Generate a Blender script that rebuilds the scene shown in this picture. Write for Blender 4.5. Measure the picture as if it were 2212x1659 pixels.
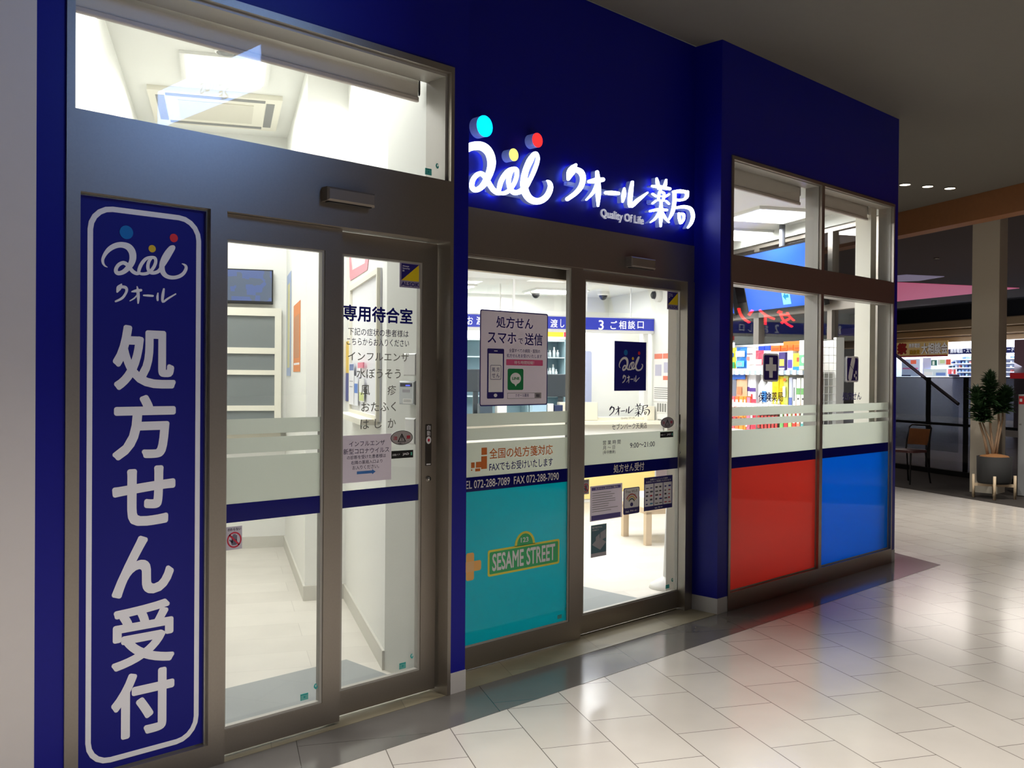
import bpy, bmesh, math, random
import numpy as np
from mathutils import Matrix, Vector
random.seed(7)
scene = bpy.context.scene
COL = scene.collection
for o in list(bpy.data.objects):
    bpy.data.objects.remove(o)

# ------------------------------------------------------------------ camera
F = 2085.5
YAW, PIT, ROL, PHI = [math.radians(a) for a in (44.781, .4627, -.4579, 28.037)]
H = 1.5
def _rot(yaw, p, r):
    fw = np.array([math.sin(yaw)*math.cos(p), math.cos(yaw)*math.cos(p), -math.sin(p)])
    rt = np.array([math.cos(yaw), -math.sin(yaw), 0.0]); dn = np.cross(fw, rt)
    c, s = math.cos(r), math.sin(r)
    return np.array([c*rt + s*dn, -s*rt + c*dn, fw])
MC = _rot(YAW, PIT, ROL)
cam = bpy.data.cameras.new('camera'); cam_o = bpy.data.objects.new('camera', cam); COL.objects.link(cam_o)
cam.sensor_fit = 'HORIZONTAL'; cam.sensor_width = 36.0; cam.lens = F/2212*36.0
cam.clip_start = 0.05; cam.clip_end = 200
mw = Matrix.Identity(4)
for i in range(3):
    mw[i][0] = MC[0][i]; mw[i][1] = -MC[1][i]; mw[i][2] = -MC[2][i]
mw.translation = Vector((0, 0, H)); cam_o.matrix_world = mw
scene.camera = cam_o

# ------------------------------------------------------------------ world, exposure
vs = scene.view_settings
vs.view_transform = 'Standard'; vs.look = 'None'; vs.gamma = 1.0; vs.use_curve_mapping = False; vs.exposure = 0.0
w = bpy.data.worlds.new('world'); scene.world = w; w.use_nodes = True
w.node_tree.nodes['Background'].inputs[0].default_value = (1.0, .98, .95, 1)
w.node_tree.nodes['Background'].inputs[1].default_value = 0.035
scene.cycles.use_denoising = True
scene.cycles.max_bounces = 10; scene.cycles.diffuse_bounces = 4; scene.cycles.glossy_bounces = 4
scene.cycles.transparent_max_bounces = 32; scene.cycles.sample_clamp_indirect = 4.0
scene.cycles.caustics_reflective = False; scene.cycles.caustics_refractive = False

# frames: 0 = shop front (x along the front, y into the shop); G = building grid; S = seen square on from the shop's left, facing -u
F0, FG, FS = 0.0, -PHI, -(math.pi/2 + PHI)
def ax(fr):
    return np.array([math.cos(fr), math.sin(fr)]), np.array([-math.sin(fr), math.cos(fr)])
def ray(px, py):
    return MC.T @ np.array([(px-1106)/F, (py-829.5)/F, 1.0])
def pf(px, py, D, fr=F0):
    "where the sight line through a photo point meets the plane y = D of a frame: (x, z)"
    r = ray(px, py); a, b = ax(fr); t = D/float(r[:2] @ b)
    return float(r[:2] @ a)*t, H + float(r[2])*t
def W(x, y, fr):
    a, b = ax(fr); p = a*x + b*y
    return float(p[0]), float(p[1])
def box_px(xl, xr, yt, yb, D, fr=F0):
    "photo box (top and bottom read at its middle column) -> x0, x1, z0, z1 on the plane"
    xc, yc = (xl+xr)/2, (yt+yb)/2
    return pf(xl, yc, D, fr)[0], pf(xr, yc, D, fr)[0], pf(xc, yb, D, fr)[1], pf(xc, yt, D, fr)[1]

# ------------------------------------------------------------------ lamps of the mall and the shop, with added fill lamps
def lamp(kind, loc, power, size=.3, col=(1, 1, 1), aim=None, angle=60, blend=.6, size_y=None):
    l = bpy.data.lights.new('lamp', kind); l.energy = power; l.color = col
    if kind == 'AREA':
        l.size = size
        if size_y: l.shape = 'RECTANGLE'; l.size_y = size_y
    else:
        l.shadow_soft_size = size
    if kind == 'SPOT': l.spot_size = math.radians(angle); l.spot_blend = blend
    o = bpy.data.objects.new('lamp', l); COL.objects.link(o); o.location = loc
    if aim is not None:
        o.rotation_euler = (Vector(aim)-Vector(loc)).to_track_quat('-Z', 'Y').to_euler()
    return o
WARM = (1.0, .95, .88)
for (x, y, p, a) in [
        (7.3, 1.55, 400, 64), (3.4, 1.0, 430, 92), (10.6, 4.1, 430, 95), (1.1, .75, 580, 108), (5.2, -1.2, 260, 100), (8.8, -.6, 380, 100), (-1.0, 2.2, 90, 90), (13.0, 1.5, 400, 110), (11.7, 3.3, 180, 110)]:
    lamp('SPOT', (x, y, 3.60), p, .05, WARM, (x, y, 0), a, .9)  # unseen ceiling spots, some added to brighten the facade and the column
def grid_area(u, v, z, su, sv, p, col=(.965, .99, 1.0)):
    x, y = W(u, v, FG)
    o = lamp('AREA', (x, y, z), p, su, col, None, size_y=sv); o.rotation_euler = (0, 0, FG); return o
grid_area(.05, 5.2, 3.50, .9, .6, 36); grid_area(-.1, 7.5, 3.50, .6, .6, 27)
for (u, v, p) in [(3.2, 6.9, 56), (3.4, 8.6, 52), (4.5, 8.0, 40), (2.0, 8.2, 38)]:
    grid_area(u, v, 2.92, 1.1, .4, p)
for (u, v, p) in [(2.4, 11.4, 24), (4.2, 11.3, 22), (3.4, 12.2, 22)]:
    grid_area(u, v, 2.58, .8, .4, p)
x_, y_ = W(20.5, 22.5, FG); lamp('AREA', (x_, y_, 3.2), 120, 4, (.8, .88, 1), (x_+2, y_, 1))  # area lamps from here on are added fill for the far mall
x_, y_ = W(15.5, 11.5, FG); lamp('AREA', (x_, y_, 3.3), 50, 2, (1, .96, .95), (x_+3, y_, 1.5))  # added to brighten the far pillar, no fixture there
x_, y_ = W(14, 15, FG); lamp('AREA', (x_, y_, 3.2), 110, 3, (1, .93, .85), (x_, y_, 0))  # added to brighten the floor behind the smoked glass
x_, y_ = W(11.5, 17, FG); lamp('AREA', (x_, y_, 3.1), 60, 3, (1, .85, .8), (x_, y_, 0))

# ------------------------------------------------------------------ materials
def lin(c):
    c = [v/255 for v in c]
    return tuple((v/12.92 if v <= .04045 else ((v+.055)/1.055)**2.4) for v in c) + (1,)
MATS = {}
def mat(name, rgb=(200, 200, 200), rough=.5, metal=0, emit=0, ecol=None, spec=.5, noise=0, nscale=20, bump=0, coat=0):
    if name in MATS: return MATS[name]
    m = bpy.data.materials.new(name); m.use_nodes = True; nt = m.node_tree
    b = nt.nodes['Principled BSDF']
    b.inputs['Base Color'].default_value = lin(rgb); b.inputs['Roughness'].default_value = rough
    b.inputs['Metallic'].default_value = metal; b.inputs['Specular IOR Level'].default_value = spec
    b.inputs['Coat Weight'].default_value = coat
    if emit:
        b.inputs['Emission Color'].default_value = lin(ecol or rgb); b.inputs['Emission Strength'].default_value = emit
    if noise or bump:
        tc = nt.nodes.new('ShaderNodeTexCoord'); n = nt.nodes.new('ShaderNodeTexNoise')
        n.inputs['Scale'].default_value = nscale; n.inputs['Detail'].default_value = 4
        nt.links.new(tc.outputs['Object'], n.inputs['Vector'])
        if noise:
            r = nt.nodes.new('ShaderNodeMix'); r.data_type = 'RGBA'
            c = lin(rgb)
            r.inputs['A'].default_value = tuple(v*(1-noise) for v in c[:3])+(1,)
            r.inputs['B'].default_value = tuple(min(1, v*(1+noise)) for v in c[:3])+(1,)
            nt.links.new(n.outputs['Fac'], r.inputs['Factor']); nt.links.new(r.outputs['Result'], b.inputs['Base Color'])
        if bump:
            bp = nt.nodes.new('ShaderNodeBump'); bp.inputs['Strength'].default_value = bump; bp.inputs['Distance'].default_value = .01
            nt.links.new(n.outputs['Fac'], bp.inputs['Height']); nt.links.new(bp.outputs['Normal'], b.inputs['Normal'])
    MATS[name] = m; return m
def glass(name, tint=(1, 1, 1), base=.05, gain=.85):
    "clear pane: lets light straight through, mirrors more towards grazing angles, same from both sides"
    if name in MATS: return MATS[name]
    m = bpy.data.materials.new(name); m.use_nodes = True; nt = m.node_tree; nt.nodes.clear()
    out = nt.nodes.new('ShaderNodeOutputMaterial'); mix = nt.nodes.new('ShaderNodeMixShader')
    tr = nt.nodes.new('ShaderNodeBsdfTransparent'); tr.inputs[0].default_value = tuple(tint)+(1,)
    gl = nt.nodes.new('ShaderNodeBsdfGlossy'); gl.inputs['Roughness'].default_value = .0
    lw = nt.nodes.new('ShaderNodeLayerWeight'); lw.inputs[0].default_value = .5
    pw = nt.nodes.new('ShaderNodeMath'); pw.operation = 'POWER'; pw.inputs[1].default_value = 5
    ml = nt.nodes.new('ShaderNodeMath'); ml.operation = 'MULTIPLY_ADD'; ml.inputs[1].default_value = gain; ml.inputs[2].default_value = base
    nt.links.new(lw.outputs['Facing'], pw.inputs[0]); nt.links.new(pw.outputs[0], ml.inputs[0])
    nt.links.new(ml.outputs[0], mix.inputs[0]); nt.links.new(tr.outputs[0], mix.inputs[1]); nt.links.new(gl.outputs[0], mix.inputs[2])
    nt.links.new(mix.outputs[0], out.inputs[0]); MATS[name] = m; return m
def film(name, rgb, trans=.45, clear=.0, rough=.4):
    "printed or frosted window film: scatters light from both sides"
    if name in MATS: return MATS[name]
    m = bpy.data.materials.new(name); m.use_nodes = True; nt = m.node_tree; nt.nodes.clear()
    out = nt.nodes.new('ShaderNodeOutputMaterial')
    d = nt.nodes.new('ShaderNodeBsdfDiffuse'); t = nt.nodes.new('ShaderNodeBsdfTranslucent'); g = nt.nodes.new('ShaderNodeBsdfGlossy')
    tr = nt.nodes.new('ShaderNodeBsdfTransparent')
    c = lin(rgb); d.inputs[0].default_value = c; t.inputs[0].default_value = c; g.inputs['Roughness'].default_value = .05
    a = nt.nodes.new('ShaderNodeMixShader'); a.inputs[0].default_value = trans
    b = nt.nodes.new('ShaderNodeMixShader'); b.inputs[0].default_value = clear
    e = nt.nodes.new('ShaderNodeMixShader'); e.inputs[0].default_value = .05
    nt.links.new(d.outputs[0], a.inputs[1]); nt.links.new(t.outputs[0], a.inputs[2])
    nt.links.new(a.outputs[0], b.inputs[1]); nt.links.new(tr.outputs[0], b.inputs[2])
    nt.links.new(b.outputs[0], e.inputs[1]); nt.links.new(g.outputs[0], e.inputs[2])
    nt.links.new(e.outputs[0], out.inputs[0]); MATS[name] = m; return m
def brick_mat(name, c1, c2, mortar, bw, bh, lx, ly, rough, ms=.0022, ang=0.0, noise=.06, spec=.5):
    m = bpy.data.materials.new(name); m.use_nodes = True; nt = m.node_tree; b = nt.nodes['Principled BSDF']
    tc = nt.nodes.new('ShaderNodeTexCoord'); mp = nt.nodes.new('ShaderNodeMapping'); mp.inputs['Rotation'].default_value = (0, 0, ang)
    mp.inputs['Location'].default_value = (lx, ly, 0)
    br = nt.nodes.new('ShaderNodeTexBrick'); br.inputs['Scale'].default_value = 1; br.inputs['Brick Width'].default_value = bw; br.inputs['Row Height'].default_value = bh
    br.inputs['Mortar Size'].default_value = ms; br.inputs['Mortar Smooth'].default_value = .1
    br.inputs['Color1'].default_value = lin(c1); br.inputs['Color2'].default_value = lin(c2); br.inputs['Mortar'].default_value = lin(mortar)
    n = nt.nodes.new('ShaderNodeTexNoise'); n.inputs['Scale'].default_value = 3; n.inputs['Detail'].default_value = 6
    mx = nt.nodes.new('ShaderNodeMix'); mx.data_type = 'RGBA'; mx.blend_type = 'MULTIPLY'; mx.inputs['Factor'].default_value = 1
    cr = nt.nodes.new('ShaderNodeMapRange'); cr.inputs[1].default_value = .3; cr.inputs[2].default_value = .7; cr.inputs[3].default_value = 1-noise*2; cr.inputs[4].default_value = 1.0
    nt.links.new(tc.outputs['Object'], mp.inputs[0]); nt.links.new(mp.outputs[0], br.inputs['Vector']); nt.links.new(tc.outputs['Object'], n.inputs['Vector'])
    nt.links.new(n.outputs['Fac'], cr.inputs[0]); nt.links.new(br.outputs['Color'], mx.inputs['A']); nt.links.new(cr.outputs[0], mx.inputs['B'])
    nt.links.new(mx.outputs['Result'], b.inputs['Base Color']); b.inputs['Roughness'].default_value = rough; b.inputs['Specular IOR Level'].default_value = spec
    MATS[name] = m; return m
M_BLUE = mat('blue wall paint', (8, 11, 132), .42, spec=.3, noise=.05, nscale=60)
M_WHITE = mat('white wall paint', (236, 236, 230), .6, noise=.02, nscale=40)
M_PIER = mat('pale grey wall panel', (216, 209, 204), .5, noise=.02)
M_FRAME = mat('bronze grey metal frame', (166, 158, 149), .42, metal=.95, noise=.06, nscale=120)
M_FRAMEIN = mat('grey metal inner frame', (172, 168, 160), .42, metal=.2)
M_DARK = mat('black rubber', (22, 21, 20), .6)
M_STEEL = mat('brushed steel', (190, 188, 182), .25, metal=.9)
M_GLASS = glass('clear glass'); M_GLASSAR = glass('coated clear glass', (1, 1, 1), .016, .5)
M_FROST = film('frosted film', (224, 228, 219), .62, .12)
M_NAVYF = film('navy film', (22, 24, 112), .12, 0)
M_TEAL = film('teal film', (0, 204, 216), .62, 0)
M_RED = film('red film', (230, 104, 92), .48, 0)
M_BLUEF = film('azure film', (20, 150, 236), .56, 0)
M_NAVY = mat('navy ink', (20, 22, 124), .5, spec=.25)
M_INKW = mat('white ink', (240, 238, 242), .5)
M_INKK = mat('dark ink', (40, 30, 70), .45)
M_INKG = mat('grey ink', (128, 128, 122), .5)
M_PAPER = film('paper', (234, 226, 234), .38, 0)
M_PLASTW = mat('white plastic', (232, 231, 226), .4)
M_BLACK = mat('black plastic', (20, 20, 22), .35)

# ------------------------------------------------------------------ mesh helpers
class MB:
    def __init__(s): s.v = []; s.f = []
    def add(s, vs, fs):
        n = len(s.v); s.v += [tuple(map(float, p)) for p in vs]; s.f += [tuple(i+n for i in f) for f in fs]; return s
    def box(s, x0, x1, y0, y1, z0, z1):
        return s.add([(x0,y0,z0),(x1,y0,z0),(x1,y1,z0),(x0,y1,z0),(x0,y0,z1),(x1,y0,z1),(x1,y1,z1),(x0,y1,z1)],
                     [(0,3,2,1),(4,5,6,7),(0,1,5,4),(1,2,6,5),(2,3,7,6),(3,0,4,7)])
    def cbox(s, x0, x1, y0, y1, z0, z1, c):
        "box with bevelled edges along the front face outline"
        c = min(c, (x1-x0)/2.1, (z1-z0)/2.1, y1-y0)
        a = [(x0,z0),(x1,z0),(x1,z1),(x0,z1)]; b = [(x0+c,z0+c),(x1-c,z0+c),(x1-c,z1-c),(x0+c,z1-c)]
        vs = [(x,y1,z) for x,z in a]+[(x,y0+c,z) for x,z in a]+[(x,y0,z) for x,z in b]
        fs = [(3,2,1,0),(8,9,10,11)]
        for i in range(4):
            j = (i+1) % 4; fs += [(i,j,4+j,4+i),(4+i,4+j,8+j,8+i)]
        return s.add(vs, fs)
    def prism(s, poly, z0, z1):
        "xy polygon pulled up from z0 to z1"
        n = len(poly)
        return s.add([(x,y,z0) for x,y in poly]+[(x,y,z1) for x,y in poly],
                     [tuple(range(n))[::-1], tuple(range(n,2*n))]+[(i,(i+1)%n,n+(i+1)%n,n+i) for i in range(n)])
    def fprism(s, poly, y0, y1):
        "xz outline pushed back from y0 to y1"
        n = len(poly)
        return s.add([(x,y0,z) for x,z in poly]+[(x,y1,z) for x,z in poly],
                     [tuple(range(n)), tuple(range(n,2*n))[::-1]]+[(i,n+i,n+(i+1)%n,(i+1)%n) for i in range(n)])
    def rrect(s, x0, x1, z0, z1, r, y0, y1, rz=None):
        return s.fprism(rr(x0, x1, z0, z1, r, rz), y0, y1)
    def ring(s, outer, inner, y0, y1):
        n = len(outer); o = len(s.v)
        s.v += [(x,y0,z) for x,z in outer]+[(x,y0,z) for x,z in inner]+[(x,y1,z) for x,z in outer]+[(x,y1,z) for x,z in inner]
        for i in range(n):
            j = (i+1) % n
            s.f += [(o+i,o+j,o+n+j,o+n+i),(o+2*n+i,o+3*n+i,o+3*n+j,o+2*n+j),(o+i,o+2*n+i,o+2*n+j,o+j),(o+n+i,o+n+j,o+3*n+j,o+3*n+i)]
        return s
    def frame(s, x0, x1, z0, z1, a, b, c, d, y0, y1):
        "rectangular frame: opening a..b by c..d inside x0..x1 by z0..z1"
        return s.ring([(x0,z0),(x1,z0),(x1,z1),(x0,z1)], [(a,c),(b,c),(b,d),(a,d)], y0, y1)
    def tube(s, pts, r, n=8, r2=None):
        pts = [Vector(p) for p in pts]; o = len(s.v); k = len(pts)
        for i, p in enumerate(pts):
            t = (pts[min(i+1,k-1)]-pts[max(i-1,0)]).normalized()
            u = t.cross(Vector((0,0,1)) if abs(t.z) < .95 else Vector((1,0,0))).normalized(); v = t.cross(u)
            rr_ = r if r2 is None else r+(r2-r)*i/(k-1)
            for q in range(n):
                a = 2*math.pi*q/n; s.v.append(tuple(p+u*math.cos(a)*rr_+v*math.sin(a)*rr_))
        for i in range(k-1):
            for q in range(n):
                a, b = o+i*n+q, o+i*n+(q+1)%n; s.f.append((a,b,b+n,a+n))
        s.f += [tuple(range(o,o+n))[::-1], tuple(range(o+(k-1)*n,o+k*n))]; return s
    def lathe(s, prof, cx=0, cy=0, n=24, axis='z', cz=0):
        "profile of (radius, height) turned about z (or, with axis y, about y)"
        o = len(s.v); k = len(prof)
        for r, h in prof:
            for q in range(n):
                a = 2*math.pi*q/n
                s.v.append((cx+r*math.cos(a), cy+r*math.sin(a), cz+h) if axis == 'z' else (cx+r*math.cos(a), cy+h, cz+r*math.sin(a)))
        for i in range(k-1):
            for q in range(n):
                a, b = o+i*n+q, o+i*n+(q+1)%n; s.f.append((a,b,b+n,a+n))
        s.f += [tuple(range(o,o+n))[::-1], tuple(range(o+(k-1)*n,o+k*n))]; return s
    def mesh(s, name, off=(0,0,0)):
        m = bpy.data.meshes.new(name)
        m.from_pydata([(a-off[0],b-off[1],c-off[2]) for a,b,c in s.v], [], s.f)
        bm = bmesh.new(); bm.from_mesh(m); bmesh.ops.recalc_face_normals(bm, faces=bm.faces); bm.to_mesh(m); bm.free()
        m.update(); return m
def rr(x0, x1, z0, z1, r, rz=None, n=5):
    rz = rz or r; p = []
    for cx, cz, a0 in ((x1-r,z0+rz,-90),(x1-r,z1-rz,0),(x0+r,z1-rz,90),(x0+r,z0+rz,180)):
        for i in range(n+1):
            a = math.radians(a0+90*i/n); p.append((cx+r*math.cos(a), cz+rz*math.sin(a)))
    return p
def ell(cx, cz, rx, rz, n=28):
    return [(cx+rx*math.cos(2*math.pi*i/n), cz+rz*math.sin(2*math.pi*i/n)) for i in range(n)]
_txt = {}
def glyphs(s, off=0.0, res=3):
    "outlines of a piece of lettering as flat triangles, from the program's own built-in font"
    k = (s, off, res)
    if k not in _txt:
        c = bpy.data.curves.new('lettering', 'FONT'); c.body = s; c.offset = off; c.resolution_u = res
        o = bpy.data.objects.new('lettering', c); m = bpy.data.meshes.new_from_object(o)
        v = np.array([p.co[:] for p in m.vertices]); f = [tuple(p.vertices) for p in m.polygons]
        bpy.data.objects.remove(o); bpy.data.curves.remove(c); bpy.data.meshes.remove(m)
        _txt[k] = (v, f)
    return _txt[k]
def text(mb, s, x0, x1, z0, z1, y, off=0.0, res=3, slant=0):
    v, f = glyphs(s, 0.0, res); a = v.min(0)-off; b = v.max(0)+off
    sx = (x1-x0)/(b[0]-a[0]); sz = (z1-z0)/(b[1]-a[1])
    n = 0 if off < .003 else (6 if off < .02 else 12)         # bolder weights: the outline laid down round a small circle
    for k in range(n+1):
        dx, dz = (0, 0) if k == n else (off*math.cos(2*math.pi*k/n), off*math.sin(2*math.pi*k/n))
        mb.add([(x0+(p[0]+dx-a[0])*sx, y-4e-5*k, z0+(p[1]+dz-a[1])*sz) for p in v], f)
    return mb
def text_px(mb, s, xl, xr, yt, yb, D, fr=F0, off=0.0, dy=.0012, res=3):
    x0, x1, z0, z1 = box_px(xl, xr, yt, yb, D, fr); return text(mb, s, x0, x1, z0, z1, D-dy, off, res)
def stroke(mb, pts, y0, y1, m=8, fn=None):
    "brush stroke: smooth line through (x, z, half width) points, round ended, from y0 back to y1; fn maps the drawn outline to metres"
    P = np.array(pts, float); n = len(P); out = []
    for i in range(n-1):
        p0, p1, p2, p3 = P[max(i-1,0)], P[i], P[i+1], P[min(i+2,n-1)]
        for k in range(m):
            t = k/m; out.append(.5*((2*p1)+(-p0+p2)*t+(2*p0-5*p1+4*p2-p3)*t*t+(-p0+3*p1-3*p2+p3)*t**3))
    out.append(P[-1]); Q = np.array(out); Q[:, 2] = np.maximum(Q[:, 2], 1e-4)
    L = []; R = []
    for i in range(len(Q)):
        t = Q[min(i+1,len(Q)-1), :2]-Q[max(i-1,0), :2]; t = t/(np.hypot(*t)+1e-9); nn = np.array([-t[1], t[0]])
        L.append(Q[i, :2]+nn*Q[i, 2]); R.append(Q[i, :2]-nn*Q[i, 2])
    o0 = len(mb.v); o = o0; k = len(Q)
    for y, g in ((y0, 3e-4/k), (y1, 0)):      # the front rises a hair along the stroke so that it can cross itself
        for i, a in enumerate(L): mb.v.append((a[0], y-g*i, a[1]))
        for i, a in enumerate(R): mb.v.append((a[0], y-g*i, a[1]))
    for i in range(k-1):
        mb.f += [(o+i,o+i+1,o+k+i+1,o+k+i),(o+2*k+i,o+3*k+i,o+3*k+i+1,o+2*k+i+1),(o+i,o+2*k+i,o+2*k+i+1,o+i+1),(o+k+i,o+k+i+1,o+3*k+i+1,o+3*k+i)]
    for e in (0, k-1):
        mb.f.append((o+e,o+k+e,o+3*k+e,o+2*k+e))
        mb.fprism(ell(Q[e,0], Q[e,1], Q[e,2], Q[e,2], 12), y0+2e-5-(3e-4 if e else 0), y1)
    if fn:
        for i in range(o0, len(mb.v)):
            x, z = fn(mb.v[i][0], mb.v[i][2]); mb.v[i] = (x, mb.v[i][1], z)
    return mb

# ------------------------------------------------------------------ scene tree helpers
def thing(name, label, cat, org, fr=F0, group=None):
    "an Empty at the thing's base; org is in the frame's own x, y, z"
    o = bpy.data.objects.new(name, None); COL.objects.link(o); o.empty_display_size = .1
    x, y = W(org[0], org[1], fr); o.location = (x, y, org[2]); o.rotation_euler = (0, 0, fr)
    o['label'] = label; o['category'] = cat; o['org'] = [float(v) for v in org]
    if group: o['group'] = group
    return o
def part(name, mb, m, parent, smooth=False, label=None):
    "a mesh under a thing (or under one of its parts), built in the coordinates of the thing's frame"
    r = parent
    while r.parent: r = r.parent
    off = tuple(r['org'])
    o = bpy.data.objects.new(name, mb.mesh(name, off)); COL.objects.link(o); o.data.materials.append(m); o.parent = parent
    if smooth:
        o.data.polygons.foreach_set('use_smooth', [True]*len(o.data.polygons)); o.data.update()
    if label: o['label'] = label
    return o
def solo(name, label, cat, mb, m, fr=F0, group=None, smooth=False):
    "a thing that is one mesh"
    v = np.array(mb.v); org = ((v[:,0].min()+v[:,0].max())/2, (v[:,1].min()+v[:,1].max())/2, v[:,2].min())
    o = bpy.data.objects.new(name, mb.mesh(name, org)); COL.objects.link(o); o.data.materials.append(m)
    x, y = W(org[0], org[1], fr); o.location = (x, y, org[2]); o.rotation_euler = (0, 0, fr)
    o['label'] = label; o['category'] = cat; o['org'] = [float(a) for a in org]
    if group: o['group'] = group
    if smooth:
        o.data.polygons.foreach_set('use_smooth', [True]*len(o.data.polygons)); o.data.update()
    return o
def struct(name, mb, m, fr=F0):
    o = bpy.data.objects.new(name, mb.mesh(name)); COL.objects.link(o); o.data.materials.append(m)
    o.rotation_euler = (0, 0, fr); o['kind'] = 'structure'; o['org'] = [0.0, 0.0, 0.0]; return o
def sroot(name, org, fr=F0):
    o = bpy.data.objects.new(name, None); COL.objects.link(o); o.empty_display_size = .1
    x, y = W(org[0], org[1], fr); o.location = (x, y, org[2]); o.rotation_euler = (0, 0, fr)
    o['kind'] = 'structure'; o['org'] = [float(v) for v in org]; return o
def g2(u, v): return W(u, v, FG)
def gpoly(l): return [g2(*p) for p in l]

# ------------------------------------------------------------------ floors
TILE = brick_mat('mall floor tile', (214, 207, 198), (206, 199, 190), (120, 112, 104), .482, .301, .181, .036, .16, .0022, -(math.pi/2-PHI), .04, .6)
BAND = brick_mat('dark border tile', (112, 108, 104), (106, 102, 98), (58, 55, 53), .58, .9, .1, .3, .13, .0016, -(math.pi/2-PHI), .06, .6)
STONE = brick_mat('beige stone tile', (150, 140, 116), (134, 124, 102), (110, 102, 86), .6, .6, .1, .2, .4, .002, -(math.pi/2-PHI), .16)
VINYL = brick_mat('pale vinyl plank floor', (218, 213, 202), (208, 203, 192), (190, 185, 174), .9, .3, 0, -.23, .38, .0015, 0, .05)
d_ = np.array(W(0, 1, FG)); corner = np.array([7.835, 3.41])
mb = MB(); mb.prism([(-8, -8), (30, -8), (30, 3.41), (-8, 3.41)], -.1, 0)
a = corner + d_*40; mb.prism([(7.835, 3.41), (30, 3.41), (60, 20), tuple(a)], -.1, 0)
struct('floor', mb, TILE)
mb = MB(); o1 = np.array([7.965, 3.085])
mb.prism([(-3, 3.085), tuple(o1), tuple(corner), (-3, 3.41)], 0, .0015)
mb.prism([tuple(o1), tuple(o1+d_*9), tuple(corner+d_*9), tuple(corner)], 0, .0015)
struct('trim_1', mb, BAND)
mb = MB(); mb.prism([(1.3, 3.41), (2.97, 3.41), (2.97, 3.52), (1.3, 3.52)], 0, .003); mb.prism([(3.083, 3.41), (5.23, 3.41), (5.23, 3.72), (3.083, 3.72)], 0, .003)
struct('trim_2', mb, STONE)
mb = MB(); mb.prism(gpoly([(-.8, 4.2), (6.2, 4.2), (6.2, 13.2), (-.8, 13.2)]), -.1, -.001)
mb2 = MB(); mb2.prism([(1.2, 3.5), (7.75, 3.5)]+gpoly([(5.3, 13), (-.9, 13), (-.9, 4.2)]), 0, .0015)
fo = struct('floor_shop', MB().add(*(lambda v, f: ([(p[0]*math.cos(PHI)-p[1]*math.sin(PHI), p[0]*math.sin(PHI)+p[1]*math.cos(PHI), p[2]) for p in v], f))(mb2.v, mb2.f)), VINYL, FG)
mb = MB(); mb.prism([(9.02, -30), (60, -30), (60, 60), (9.02, 60)], 0, .003)
struct('floor_carpet', mb, mat('dark brown carpet', (50, 44, 40), .9, noise=.25, nscale=90), FG)

# ------------------------------------------------------------------ shop front walls
ZC = 3.633
mb = MB(); mb.box(-6, 1.14, 3.405, 3.6, 0, ZC); struct('wall_left', mb, M_PIER)
mb = MB()
mb.box(1.14, 1.236, 3.41, 3.5, .1, ZC); mb.box(1.236, 2.985, 3.41, 3.5, 2.938, ZC); mb.box(2.985, 3.083, 3.41, 3.75, .1, ZC)
mb.box(5.228, 5.344, 3.41, 3.75, .1, ZC); mb.box(5.344, 7.765, 3.41, 3.5, 2.925, ZC); mb.box(7.765, 7.835, 3.41, 3.5, .1, ZC)
mb.box(3.083, 5.228, 3.61, 3.75, 2.35, ZC)
struct('wall_front', mb, M_BLUE)
mb = MB()
for x0, x1, y1 in ((1.14, 1.236, 3.5), (2.99, 3.083, 3.75), (5.228, 5.342, 3.75), (7.767, 7.835, 3.5)):
    mb.box(x0-.0, x1+(.003 if x1 < 3.2 else 0), 3.407, y1, 0, .1)
struct('baseboard_front', mb, mat('grey vinyl baseboard', (186, 182, 180), .5))
mb = MB()   # white lining on the shop side
mb.box(1.0, 2.985, 3.5, 3.58, 2.938, 3.75); mb.box(5.3, 7.8, 3.5, 3.6, 2.925, 3.7); mb.box(3.0, 5.35, 3.75, 3.79, 2.36, 3.7)
mb.box(5.228, 5.342, 3.75, 3.8, 0, 3.0)
struct('wall_lining', mb, M_WHITE)

# room walls on the building grid (u, v)
mb = MB()
mb.box(-.78, -.66, 3.62, 8.7, 0, 3.75)                                  # left
mb.box(-.78, .66, 8.6, 8.72, 0, 3.75)                                   # back
mb.prism([(.535, 6.51), (.535, 8.6), (.66, 8.6), (.66, 6.63), (.92, 6.63), (.92, 4.9), (.80, 4.87), (.80, 6.51)], 0, 3.75)
struct('wall_waiting', mb, M_WHITE, FG)
px_, py_ = W(.80, 4.87, FG)
mb = MB(); mb.prism([(2.968, 3.575), (px_, py_), (px_+.13, py_), (3.083, 3.79), (3.083, 3.575)], 0, 3.75); struct('wall_jamb', mb, mat('pale grey wall paint', (214, 214, 206), .6), F0)
mb = MB()
mb.box(.92, 5.2, 12.6, 12.72, 0, 3.1); mb.box(5.20, 5.30, 9.6, 12.72, 0, 3.1); mb.box(.8, .92, 6.6, 12.7, 0, 3.1)
struct('wall_pharmacy', mb, M_WHITE, FG)
mb = MB(); mb.box(5.20, 5.30, 6.72, 9.6, 2.86, 3.1); struct('wall_bulkhead', mb, M_WHITE, FG)
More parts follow.
